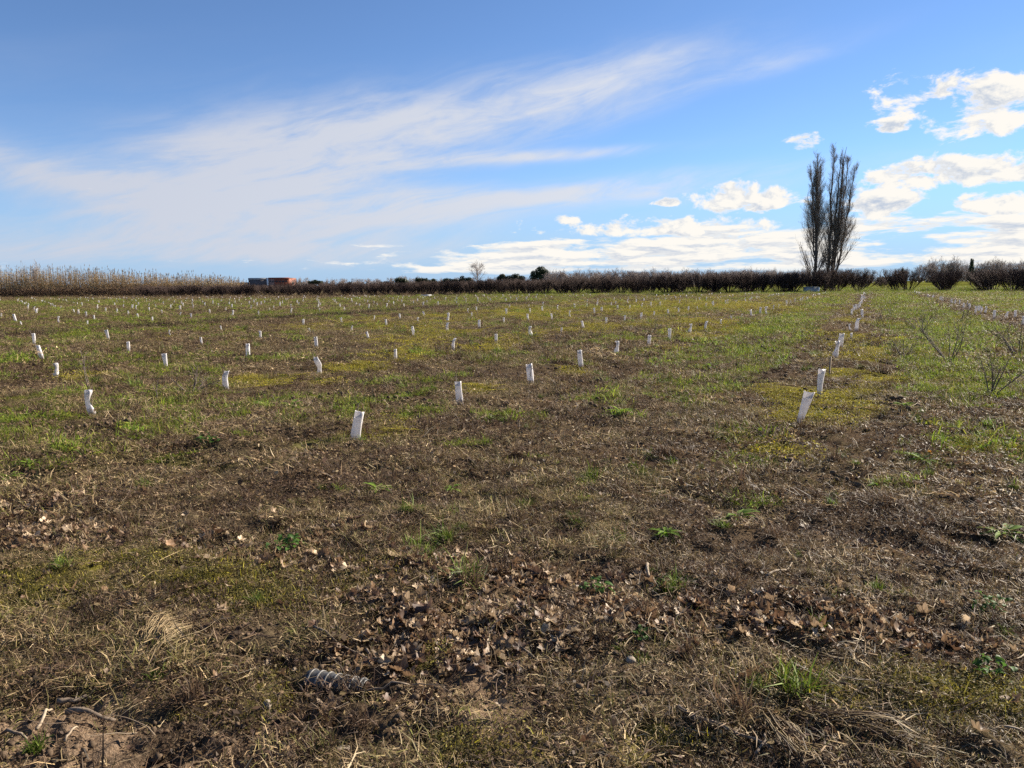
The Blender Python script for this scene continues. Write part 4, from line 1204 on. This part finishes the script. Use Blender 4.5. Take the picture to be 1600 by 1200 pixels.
# ------------------------------------------------------------------ bare young trees
SPOS = ['standing in the crumpled guard nearest the field edge', 'single-stemmed, between two guards', 'with several stems, among the guards', 'beside the guard with a dark stem', 'thin and straight, far among the guards', 'leaning by a grey guard', 'single leaning stem in the green patch',
        'tilted, in the fifth row', 'single thin stem in mid field', 'wide spreading, largest in the green lane', 'small, low in the green lane', 'bushy, farther along the green lane', 'nearest in the green lane', 'spreading at the picture edge', 'distant, beside the row to the vase-shaped bush', 'distant, spreading in the green lane', 'small, in mid field between rows', 'small, close to the second row']
for i, (x, y, h, ns_) in enumerate(SAPLINGS):
    ns_ = int(ns_); h = h * (.8 if ns_ > 4 else 1); root = tag(empty('sapling', (x, y, gz(x, y))), 'bare young tree ' + SPOS[i], 'sapling', 'bare young trees without leaves')
    n0 = max(ns_, 1)
    a = rng.uniform(0, 6.28, n0); tl = np.radians(rng.uniform(4, 14, n0) if ns_ < 3 else rng.uniform(18, 58, n0))
    d = np.stack([np.sin(tl) * np.cos(a), np.sin(tl) * np.sin(a) * .8, np.cos(tl)], -1)
    p0 = np.zeros((n0, 3)) + rng.normal(0, .012, (n0, 3)) * [1, 1, 0]; p0[:, 2] = -.03
    L = h * rng.uniform(.8, 1.1, n0) * (1.0 if ns_ < 3 else 1.1)
    P = curve_branch(p0, d, L, np.full(n0, .25), 6, .09)
    r0 = .009 if ns_ < 3 else .0115
    RD = r0 * np.linspace(1, .35, 6)[None] * np.ones((n0, 1))
    V, Fc = tubes(P, RD, 5); link('stem', mesh('stem', V, Fc, M_TWIG), root)
    C, RC = children(P, RD, 4 if ns_ < 3 else 6, .35, .95, 42, 14, lambda t_, L_: L_ * (.55 - .3 * t_), .6, .2, 4, .1, .0036)
    C2, RC2 = children(C, RC, 3, .3, .9, 38, 12, lambda t_, L_: L_ * .45, .7, .15, 3, .1, .0026)
    V, Fc = merge(tubes(C, RC, 3), tubes(C2, RC2, 3)); link('twigs', mesh('twigs', V, Fc, M_TWIG), root)

near_g = sorted([r_ for r_ in rec if r_[1] < 24], key=lambda r_: r_[1])
for i, r_ in enumerate(near_g):
    if i % 5 in (1, 4): continue
    x, y, h, lean_ = r_[:4]; lst = rows_[r_[4]]; pos_ = lst.index(r_) + 1
    hh = h * rng.uniform(1.05, 1.5)
    d = np.array([[lean_ / h + rng.normal(0, .08), rng.normal(0, .08), 1.0]]); d /= np.linalg.norm(d)
    P = curve_branch(np.array([[0, 0, -.02]]), d, np.array([hh]), np.array([.1]), 6, .05)
    RD = .0065 * np.linspace(1, .5, 6)[None]
    C, RC = children(P, RD, 3, .75, .98, 38, 12, lambda t_, L_: .28 * L_, .7, .2, 4, .1, .003)
    root = tag(empty('sapling', (x, y, gz(x, y))), 'bare sapling in guard %s from near end of %s' % (ordinal(pos_), ROWNAME[r_[4]]), 'sapling', 'saplings standing inside tree guards')
    link('stem', mesh('stem', *tubes(P, RD, 5), M_TWIG), root)
    for q in range(3): link('twig', mesh('twig', *tubes(C[q:q + 1], RC[q:q + 1], 3), M_TWIG), root)

# ------------------------------------------------------------------ two poplars
def poplar(name, x, y, leaders, label, seed):
    root = tag(empty(name, (x, y, 0)), label, 'tree', 'pair of tall bare poplars')
    Ps, Rs = [], []
    for bx, by, tx, ty, z0, z1, r0 in leaders:
        t = np.linspace(0, 1, 12)
        px_ = bx + (tx - bx) * t ** .8 + rng.normal(0, .07, 12); py_ = by + (ty - by) * t ** .8 + rng.normal(0, .07, 12)
        Ps.append(np.stack([px_, py_, z0 + (z1 - z0) * t], -1)); Rs.append(r0 * (1 - t) ** .75 + .022)
    P, RD = np.stack(Ps), np.stack(Rs)
    V, Fc = tubes(P, RD, 7); tk = link('trunk', mesh('trunk', V, Fc, M_BARK), root)
    # limbs sweep out low down and turn upward; shorter towards the tip
    B1, RB1 = children(P, RD, 24, .07, .42, 37, 6, lambda t_, L_: 1.6 + 4.0 * (1 - t_ * 1.7), .26, .85, 6, .05, .022)
    B2, RB2 = children(P, RD, 38, .34, .96, 22, 6, lambda t_, L_: 1.0 + 2.3 * (1 - t_), .26, .65, 6, .05, .014)
    B = np.concatenate([B1, B2]); RB = np.concatenate([RB1, RB2])
    V, Fc = tubes(B, RB, 4); link('limbs', mesh('limbs', V, Fc, M_BARK), tk)
    C, RC = children(B, RB, 11, .12, .98, 30, 10, lambda t_, L_: .35 + .28 * L_ * (1 - .4 * t_), .5, .6, 4, .07, .0085)
    D, RDd = children(C, RC, 4, .2, .95, 28, 10, lambda t_, L_: .22 + .4 * L_, .7, .4, 3, .08, .007)
    V, Fc = merge(tubes(C, RC, 3), tubes(D, RDd, 3)); link('crown', mesh('crown', V, Fc, M_POP), root)
poplar('poplar', 46.0, 118.0, [(.3, 0, -.1, 0, -.3, 20.6, .25), (.4, .2, .6, .3, 4.0, 19.2, .11), (.1, 0, -.9, .2, 5.5, 18.4, .09), (.2, -.1, -.4, -.4, 6.0, 19.4, .07)], 'narrower bare poplar tree, slightly shorter of the pair', 1)
poplar('poplar', 48.7, 118.3, [(-.35, 0, -.3, 0, -.3, 21.8, .22), (.15, .3, 1.6, .2, -.3, 21.6, .23), (.5, 0, 2.9, -.2, 1.2, 18.6, .16), (0, -.2, .7, -.3, 1.0, 20.4, .16), (.3, .1, 2.2, .3, 3.0, 20.2, .1)], 'broader bare poplar tree with several upright trunks', 2)

# ------------------------------------------------------------------ hazel orchard behind the field
def hazel_meshes(seed, H_=3.2, Wd=1.0):
    n0 = 20
    a = rng.uniform(0, 6.28, n0); tl = np.radians(rng.uniform(8, 50, n0)) * Wd
    d = np.stack([np.sin(tl) * np.cos(a), np.sin(tl) * np.sin(a), np.cos(tl)], -1)
    p0 = np.stack([.22 * np.cos(a), .22 * np.sin(a), np.full(n0, -.1)], -1)
    P = curve_branch(p0, d, H_ * 1.02 / np.cos(tl * .75), np.full(n0, .42), 6, .05)
    RD = .045 * np.linspace(1, .4, 6)[None] * np.ones((n0, 1))
    stems = tubes(P, RD, 4)
    C, RC = children(P, RD, 17, .25, .97, 21, 8, lambda t_, L_: .5 + .30 * L_ * (1 - .5 * t_), .55, .85, 4, .06, .013)
    D, RD2 = children(C, RC, 4, .15, .95, 30, 12, lambda t_, L_: .2 + .4 * L_, .7, .7, 3, .08, .011)
    tw = merge(tubes(C, RC, 3), tubes(D, RD2, 3))
    def trim(v):           # flailed flat on top
        top = H_ * (1.0 + .05 * np.sin(v[:, 0] * 5 + seed) + .05 * np.sin(v[:, 1] * 7))
        v = v.copy(); v[:, 2] = np.where(v[:, 2] > top, top + (v[:, 2] - top) * .25, v[:, 2]); return v
    kz = H_ / np.percentile(tw[0][:, 2], 98.5)
    stems[0][:, 2] *= kz; tw[0][:, 2] *= kz
    return mesh('stems', trim(stems[0]), stems[1], M_HAZEL), mesh('twigs', trim(tw[0]), tw[1], M_HAZEL)
HZ = [hazel_meshes(i) for i in range(6)]
def bush(x, y, h, label, w=1.0, name='hazel_bush', cat='bush', group='bare hazel bushes of the orchard', v=None):
    v = int(rng.integers(0, 6)) if v is None else v
    root = tag(empty(name, (x, y, gz(x, y)), rng.uniform(0, 6.28)), label, cat, group)
    k = h / 3.2
    for nm, me in zip(('stems', 'twigs'), HZ[v]): link(nm, me, root, scale=(k * w, k * w, k))
    return root
def front(x): return 120 - .13 * x
bush(50.9, 113.4, 3.3, 'lone vase-shaped hazel bush beside the poplars', .82, v=1)
bush(57.4, 115.5, 3.4, 'broad hazel bush next to the lone vase-shaped one', .95, v=2)
bush(59.6, 116.2, 3.4, 'hazel bush merging into the broad one by the lone bush', 1.0, v=3)
bush(46.0, 112.6, 3.5, 'reddish thicket growing under the narrower poplar', 1.1, 'thicket', v=4)
bush(44.3, 113.5, 3.0, 'low dark thicket beside the concrete box', .9, 'thicket', v=0)
bush(48.2, 114.6, 3.4, 'dark thicket leaning at the foot of the broader poplar', 1.0, 'thicket', v=5)
def wall_label(x, near_):
    w_ = 'front' if near_ else 'back'
    for lim, txt in ((-42, 'low stretch below the reed bed'), (-22, 'low stretch below the orange warehouse'), (-8, 'stretch below the dark evergreen wood'), (8, 'stretch below the round pine'),
                     (26, 'stretch below the grey treeline'), (45, 'stretch ending at the poplars'), (72, 'stretch next to the bushy bare tree'), (200, 'stretch below the cypress')):
        if x < lim: return 'bare hazel bush of the orchard wall, %s rank, %s' % (w_, txt)
sp_ = 5.3; nb = 0
for k in range(-26, 17):
    s = 1.0 + sp_ * k - 1.5
    for j in range(3):
        # first bush of the row sits on the orchard's edge
        # solve s*DY + t*DX = x ; -s*DX + t*DY = front(x)
        t = (front(s * DY) + s * DX - (-.13) * 0) / (DY + .13 * DX)
        x, y = xy(s + rng.normal(0, .12), t + j * 3.4 + rng.normal(0, .15))
        if x < -60 or x > 92 or not in_view(x, y, 36): continue
        if 43 < x < 61.5 and y < 126: continue
        h = np.interp(x, [-60, -30, 5, 45, 90], [1.9, 2.0, 2.45, 3.1, 3.3]) * rng.uniform(.88, 1.08)
        bush(x, y, float(h), wall_label(x, False), 1.25 if x < 40 else 1.1); nb += 1
for k in range(64):          # hedge along the near edge closes the gaps
    x = -60 + k * 2.25
    if 42.5 < x < 66: continue
    y = front(x) - 1.5 + rng.normal(0, .2) - (4 if x > 60 else 0)
    if not in_view(x, y, 36): continue
    h = np.interp(x, [-60, -30, 5, 45, 90], [1.9, 2.0, 2.4, 3.1, 3.3]) * rng.uniform(.88, 1.1)
    bush(x, y, float(h), wall_label(x, True), 1.2); nb += 1
for k in range(5):          # another row seen through the gap by the poplars
    bush(62 + k * 3.4, 158 + rng.normal(0, .6), 2.7 * rng.uniform(.85, 1.1), 'far hazel bush glimpsed through the gap beside the lone bush', 1.5); nb += 1

# concrete irrigation box
bx = tag(empty('well_box', (43.0, 111.0, 0), R(-6)), 'grey concrete irrigation box at the foot of the poplars', 'box')
def box(x0, x1, y0, y1, z0, z1):
    V = np.array([(x, y, z) for x in (x0, x1) for y in (y0, y1) for z in (z0, z1)])
    return V, [np.array([(0, 1, 3, 2), (4, 6, 7, 5), (0, 4, 5, 1), (2, 3, 7, 6), (0, 2, 6, 4), (1, 5, 7, 3)])]
def part(name, m, par, *b):
    V, Fc = merge(*[box(*q) for q in b]); return link(name, mesh(name, V, Fc, m, smooth=False), par)
part('front_wall', M_CONC, bx, (-.9, .9, -.6, -.48, -.1, .8)); part('back_wall', M_CONC, bx, (-.9, .9, .48, .6, -.1, .8))
part('side_wall', M_CONC, bx, (-.9, -.78, -.478, .478, -.1, .8)); part('side_wall', M_WHITE, bx, (.903, 1.06, -.62, .62, -.1, .84))
part('lid', M_CONC, bx, (-.98, .9, -.68, .68, .803, .90))
# pale trough lying at the foot of the orchard
tr = tag(empty('trough', (-11.8, 107.5, 0), R(5)), 'low pale trough lying at the foot of the orchard wall', 'trough')
part('side', M_WHITE, tr, (-.7, .7, -.3, -.25, 0, .3)); part('side', M_WHITE, tr, (-.7, .7, .25, .3, 0, .3)); part('end', M_WHITE, tr, (-.7, -.65, -.248, .248, 0, .3)); part('end', M_WHITE, tr, (.65, .7, -.248, .248, 0, .3)); part('bottom', M_CONC, tr, (-.648, .648, -.248, .248, .02, .06))
# kerb of the track at the field's far end: a low dark earth bank
X = np.linspace(8, 62, 120); Yb = 104.5 - .10 * X
prof = [(-.5, -.05), (-.25, .12), (0, .17), (.25, .11), (.5, -.05)]
V = np.array([(x, y + p_[0] + .08 * math.sin(x * 3), p_[1] + .03 * math.sin(x * 5.3 + p_[0]) - (.03 if abs(p_[0]) == .5 else 0)) for x, y in zip(X, Yb) for p_ in prof])
Fq = [(i * 5 + j, (i + 1) * 5 + j, (i + 1) * 5 + j + 1, i * 5 + j + 1) for i in range(119) for j in range(4)]
tag(link('earth_bank', mesh('earth_bank', V, [np.array(Fq)], M_CLOD)), kind='structure')

# ------------------------------------------------------------------ warehouse far off
wh = tag(empty('warehouse', (-131.5, 420, .9), R(0)), 'low warehouse, half orange and half dark, beyond the orchard', 'building')
part('dark_wall', M_DARKWALL, wh, (-10.5, -.9, 0, .3, -1, 5.0)); part('end_wall', M_DARKWALL, wh, (-10.8, -10.502, 0, 14, -1, 5.0)); part('end_wall', M_ORANGE, wh, (10.803, 11.1, 0, 14, -1, 4.9))
for k in range(10): part('wall_panel', M_PINK if k < 3 else M_ORANGE, wh, (.1 + k * 1.07, 1.12 + k * 1.07, -.05, .25, -1, 4.6))
part('fascia', M_RED, wh, (.0, 11.2, -.15, .3, 4.603, 5.4)); part('corner_post', M_WHITE, wh, (-.88, .0, -.12, .3, -1, 5.3)); part('roof', M_DARKWALL, wh, (-11.0, 11.2, .31, 14.2, 5.003, 5.3))
for k in range(6): part('window_band', M_PIPE, wh, (.3 + k * 1.75, 1.6 + k * 1.75, -.09, -.052, 2.9, 3.7))
part('dark_fascia', M_CONC, wh, (-10.9, -.9, -.1, -.003, 4.2, 5.2))
sh = tag(empty('shed', (-147.0, 425, 0)), 'low grey shed beside the orange warehouse', 'building')
part('wall', M_CONC, sh, (-4, 4, 0, 8, 0, 3.6)); part('roof', M_DARKWALL, sh, (-4.3, 4.3, -.3, 8.3, 3.603, 3.9))

# ------------------------------------------------------------------ trees on the skyline
def bare_tree_meshes(h, spread, m, seed):
    P = np.array([[[0, 0, -.3], [.05, 0, h * .15], [-.05, .05, h * .3], [.1, 0, h * .5], [0, 0, h * .72]]]) + rng.normal(0, .04, (1, 5, 3))
    RD = np.array([[.05, .042, .034, .022, .010]]) * h * .5
    B, RB = children(P, RD, 22, .30, .98, spread, 12, lambda t_, L_: h * (.60 - .32 * t_), .55, .35, 6, .12, .03)
    C, RC = children(B, RB, 8, .2, .98, 40, 12, lambda t_, L_: .45 * L_ * (1.1 - .5 * t_), .55, .3, 4, .12, .022)
    D, RDd = children(C, RC, 5, .2, .98, 38, 12, lambda t_, L_: .5 * L_, .6, .2, 3, .12, .018)
    return mesh('trunk', *tubes(P, RD, 7), m), mesh('crown', *merge(tubes(B, RB, 4), tubes(C, RC, 3), tubes(D, RDd, 3)), m)
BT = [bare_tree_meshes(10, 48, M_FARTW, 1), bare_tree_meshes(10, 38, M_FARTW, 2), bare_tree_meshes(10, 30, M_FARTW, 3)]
def bare_tree(x, y, h, label, v=0, w=1.0, group=None):
    root = tag(empty('bare_tree', (x, y, 0), rng.uniform(0, 6.28)), label, 'tree', group)
    for nm, me in zip(('trunk', 'crown'), BT[v]): link(nm, me, root, scale=(h / 10 * w, h / 10 * w, h / 10))
bare_tree(-17.4, 400, 14.8, 'rounded bare tree standing alone above the orchard wall', 0, .95)
bare_tree(-56.0, 400, 7.4, 'low bushy bare tree left standing beyond the dark hedge', 0, 1.1)
bare_tree(-70.0, 400, 5.2, 'small faint bare tree near the warehouse side', 0, 1.2)
bare_tree(111.0, 200, 7.2, 'bushy bare tree over the orchard between two cypresses', 2, .8)
bare_tree(-84.2, 137.5, 6.1, 'pale bare tree rising out of the reeds', 2, .75)
bare_tree(96, 210, 5.6, 'slim bare tree just past the broad hazel bush', 1, .8)
def tufts(n_, centres, radii, size, cols):
    """leafy faces filling lobes"""
    cs = np.array(centres); rs = np.array(radii); i = rng.choice(len(cs), n_, p=(rs[:, 0] ** 2) / (rs[:, 0] ** 2).sum())
    u = rng.normal(0, 1, (n_, 3)); u /= np.linalg.norm(u, axis=1)[:, None]
    c0 = cs[i] + u * rs[i] * (rng.random(n_) ** .33)[:, None]
    a = rng.normal(0, 1, (n_, 3)); a /= np.linalg.norm(a, axis=1)[:, None]
    b = np.cross(a, u); b /= np.linalg.norm(b, axis=1)[:, None] + 1e-6
    s_ = size * rng.uniform(.6, 1.4, n_)[:, None]
    V = np.stack([c0 - a * s_, c0 - b * s_ * .6, c0 + a * s_, c0 + b * s_ * .6], 1).reshape(-1, 3)
    c = np.array(cols)[rng.integers(0, len(cols), n_)]
    return V, [np.arange(n_)[:, None] * 4 + np.array([0, 1, 2, 3])], np.repeat(c, 4, 0)
EV = [(.028, .042, .018), (.04, .055, .022), (.022, .032, .016), (.05, .062, .026)]
def evergreen(name, x, y, centres, radii, trunk_h, label, size=.28, n_=2600, group=None):
    root = tag(empty(name, (x, y, 0)), label, 'tree', group)
    c0 = np.array(centres)
    P = [np.linspace([0, 0, -.3], [0, 0, trunk_h], 4)] + [np.linspace([0, 0, trunk_h * .7], c, 4) for c in c0]
    V, Fc = tubes(np.array(P), np.tile(np.array([.22, .18, .14, .08]), (len(P), 1)), 6); link('trunk', mesh('trunk', V, Fc, M_BARK), root)
    V, Fc, c = tufts(n_, centres, radii, size, EV); link('crown', mesh('crown', V, Fc, M_CROWN, c, smooth=False), root)
    return root
evergreen('pine', 15.4, 400, [(0, 0, 8.2), (-3.2, .5, 6.6), (2.6, -.4, 6.8), (.5, 0, 5.2), (-4.2, 0, 4.6), (3.6, 0, 4.4)], [(3.1, 3, 2.5), (2.5, 2.4, 2.1), (2.3, 2.2, 2.2), (3.4, 3, 2.4), (2, 2, 2), (2, 2, 2)], 5, 'large dark round-headed pine over the orchard wall', .34, 4200)
evergreen('pine', -4.5, 400, [(0, 0, 5.6), (-1.6, 0, 4.6), (1.5, 0, 4.4)], [(1.7, 1.7, 1.5), (1.5, 1.5, 1.3), (1.6, 1.6, 1.4)], 3.5, 'small dark pine with a flat top, second of the pair', .3, 1600)
evergreen('pine', 2.2, 400, [(0, 0, 5.8), (-3, 0, 4.8), (3, 0, 4.6), (0, 0, 3.8)], [(2.6, 2.4, 1.3), (2.6, 2.4, 1.4), (2.4, 2.4, 1.4), (4.5, 3, 2)], 3.5, 'low broad evergreen between the two pines', .3, 2400)
evergreen('pine', -102.5, 405, [(0, 0, 3.6), (-2.2, 0, 3.1), (2.4, 0, 3.2)], [(1.8, 1.6, 1.2), (1.6, 1.6, 1.2), (2, 1.6, 1.2)], 2.5, 'squat dark pine beside the orange warehouse', .3, 1500)
evergreen('cypress', 154.3, 260, [(0, 0, 2.2 + k * .95) for k in range(7)], [(1.25 - .11 * k, 1.25 - .11 * k, 1.1) for k in range(7)], 3, 'tall dark cypress above the orchard on the sunny side', .2, 2600)
evergreen('cypress', 151.5, 300, [(0, 0, 2.0 + k * .9) for k in range(5)], [(1.0 - .11 * k, 1.0 - .11 * k, 1.0) for k in range(5)], 3, 'small dark cypress behind the broad hazel bush', .2, 1400)
# far woods that read as one mass
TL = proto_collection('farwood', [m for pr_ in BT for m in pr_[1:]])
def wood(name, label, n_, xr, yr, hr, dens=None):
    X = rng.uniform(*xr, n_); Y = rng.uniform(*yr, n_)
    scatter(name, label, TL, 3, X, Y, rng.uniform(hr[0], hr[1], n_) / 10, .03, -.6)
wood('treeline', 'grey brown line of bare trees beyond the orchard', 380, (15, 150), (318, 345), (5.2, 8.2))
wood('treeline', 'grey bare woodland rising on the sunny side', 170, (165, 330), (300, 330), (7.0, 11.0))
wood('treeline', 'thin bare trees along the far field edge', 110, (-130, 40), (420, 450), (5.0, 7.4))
cs = [(rng.uniform(-62, -20), rng.uniform(395, 402), rng.uniform(2.0, 4.4)) for k in range(46)]
V, Fc, c = tufts(9000, cs, [(rng.uniform(1.4, 2.6), 1.8, rng.uniform(1.0, 1.7)) for k in range(46)], .36, EV)
tag(link('evergreen_wood', mesh('evergreen_wood', V, Fc, M_CROWN, c, smooth=False)), 'dark low evergreen wood behind the orchard wall', None, None, 'stuff')
cs = [(rng.uniform(-420, 420), rng.uniform(560, 640), rng.uniform(1.0, 3.0)) for k in range(200)]
V, Fc, c = tufts(12000, cs, [(rng.uniform(5, 12), 4, rng.uniform(1.5, 3.0)) for k in range(200)], 1.0, [(.07, .06, .055), (.085, .075, .06), (.05, .052, .045)])
tag(link('distant_woodland', mesh('distant_woodland', V, Fc, M_CROWN, c, smooth=False)), 'farthest brown woodland band along the horizon', None, None, 'stuff')

# ------------------------------------------------------------------ reed bed
nR = 5200
xr = rng.uniform(-118, -48.5, nR); yr = 135 + rng.uniform(0, 9, nR) ** 1.0 - .06 * xr * 0
hr = np.interp(xr, [-118, -80, -60, -48], [4.9, 4.9, 4.0, 2.8]) * rng.uniform(.55, 1.08, nR) * (1 + .35 * fbm(xr * .35, yr * .35, 62, 3))
lean = rng.normal(0, .06, (nR, 2))
t = np.array([0, .5, 1.0])
P = np.stack([xr[:, None] + lean[:, :1] * hr[:, None] * t ** 1.6, yr[:, None] + lean[:, 1:] * hr[:, None] * t ** 1.6, hr[:, None] * t], -1)
v1 = tubes(P, np.array([[.022, .018, .010]]) * rng.uniform(.7, 1.5, (nR, 1)), 3)
RC_ = np.array([(.58, .45, .26), (.48, .36, .20), (.66, .53, .33), (.38, .27, .15), (.52, .35, .16)])
c1 = np.repeat(RC_[rng.integers(0, 5, nR)] * rng.lognormal(0, .2, (nR, 1)), 9, 0)
L_, RL = children(P, np.full((nR, 3), .02), 6, .25, .98, 55, 18, lambda t_, l_: .42 + .0 * l_, 1.0, -.7, 3, .1, .012)
v2 = tubes(L_, RL * np.array([[1, 1.4, .5]]), 3)
c2 = np.repeat(np.array([(.46, .30, .14), (.38, .245, .12), (.54, .40, .22), (.30, .18, .09)])[rng.integers(0, 4, len(L_))], 9, 0)
tall = rng.random(nR) < .22
Pp = np.stack([P[tall, 2], P[tall, 2] + [.03, 0, .22], P[tall, 2] + [.07, 0, .45]], 1)
v3 = tubes(Pp, np.array([[.012, .055, .012]]) * np.ones((len(Pp), 1)), 4)
c3 = np.tile((.27, .22, .17), (len(v3[0]), 1))
V, Fc, c = join([(v1[0], v1[1], c1), (v2[0], v2[1], c2), (v3[0], v3[1], c3)])
tag(link('reeds', mesh('reeds', V, Fc, M_REED, np.clip(c, 0, .8))), 'tall pale reed bed with feathery tops along the field edge', None, None, 'stuff')
nB = 15000
xb = rng.uniform(-118, -46.5, nB); yb = 133.5 + rng.uniform(-.8, 2.2, nB)
hb = np.interp(xb, [-118, -60, -40], [2.4, 2.2, 1.4]) * (.75 + .5 * fbm(xb * .35, yb * .35, 61, 3))
p0 = np.stack([xb, yb, rng.uniform(0, .75, nB) * hb], -1)
d = rng.normal(0, 1, (nB, 3)); d[:, 2] = np.abs(d[:, 2]) * .9 + .3; d /= np.linalg.norm(d, axis=1)[:, None]
Pb = curve_branch(p0, d, rng.uniform(.4, 1.0, nB), rng.uniform(-.8, .3, nB), 3, .1)
v1 = tubes(Pb, np.array([[.016, .014, .008]]) * np.ones((nB, 1)), 3)
BC = np.array([(.14, .08, .05), (.18, .105, .06), (.10, .065, .045), (.23, .14, .08), (.29, .18, .095)])
c1 = np.repeat(BC[rng.integers(0, 5, nB)], 9, 0)
tag(link('bramble_thicket', mesh('bramble_thicket', v1[0], v1[1], M_REED, c1)), 'reddish brown bramble thicket in front of the reed bed', None, None, 'stuff')
# dead stalks standing along the dark furrow
nF = 12000
tt = rng.uniform(8, 62, nF); ss = -27.0 + rng.normal(0, .38, nF)
xf, yf = xy(ss, tt); zf = height(xf, yf)
d = rng.normal(0, .35, (nF, 3)); d[:, 2] = 1; d /= np.linalg.norm(d, axis=1)[:, None]
Pf = curve_branch(np.stack([xf, yf, zf], -1), d, rng.uniform(.08, .30, nF), np.full(nF, 0.), 3, .15)
v1 = tubes(Pf, np.array([[.006, .005, .003]]) * np.ones((nF, 1)), 3)
c1 = np.repeat(np.array(BROWN_C)[rng.integers(0, 5, nF)] * .6, 9, 0)
tag(link('dead_stalks', mesh('dead_stalks', v1[0], v1[1], M_STRAW, c1)), 'dark brown dead stalks standing along the furrow', None, None, 'stuff')
print('guards', len(allg), 'bushes', nb)
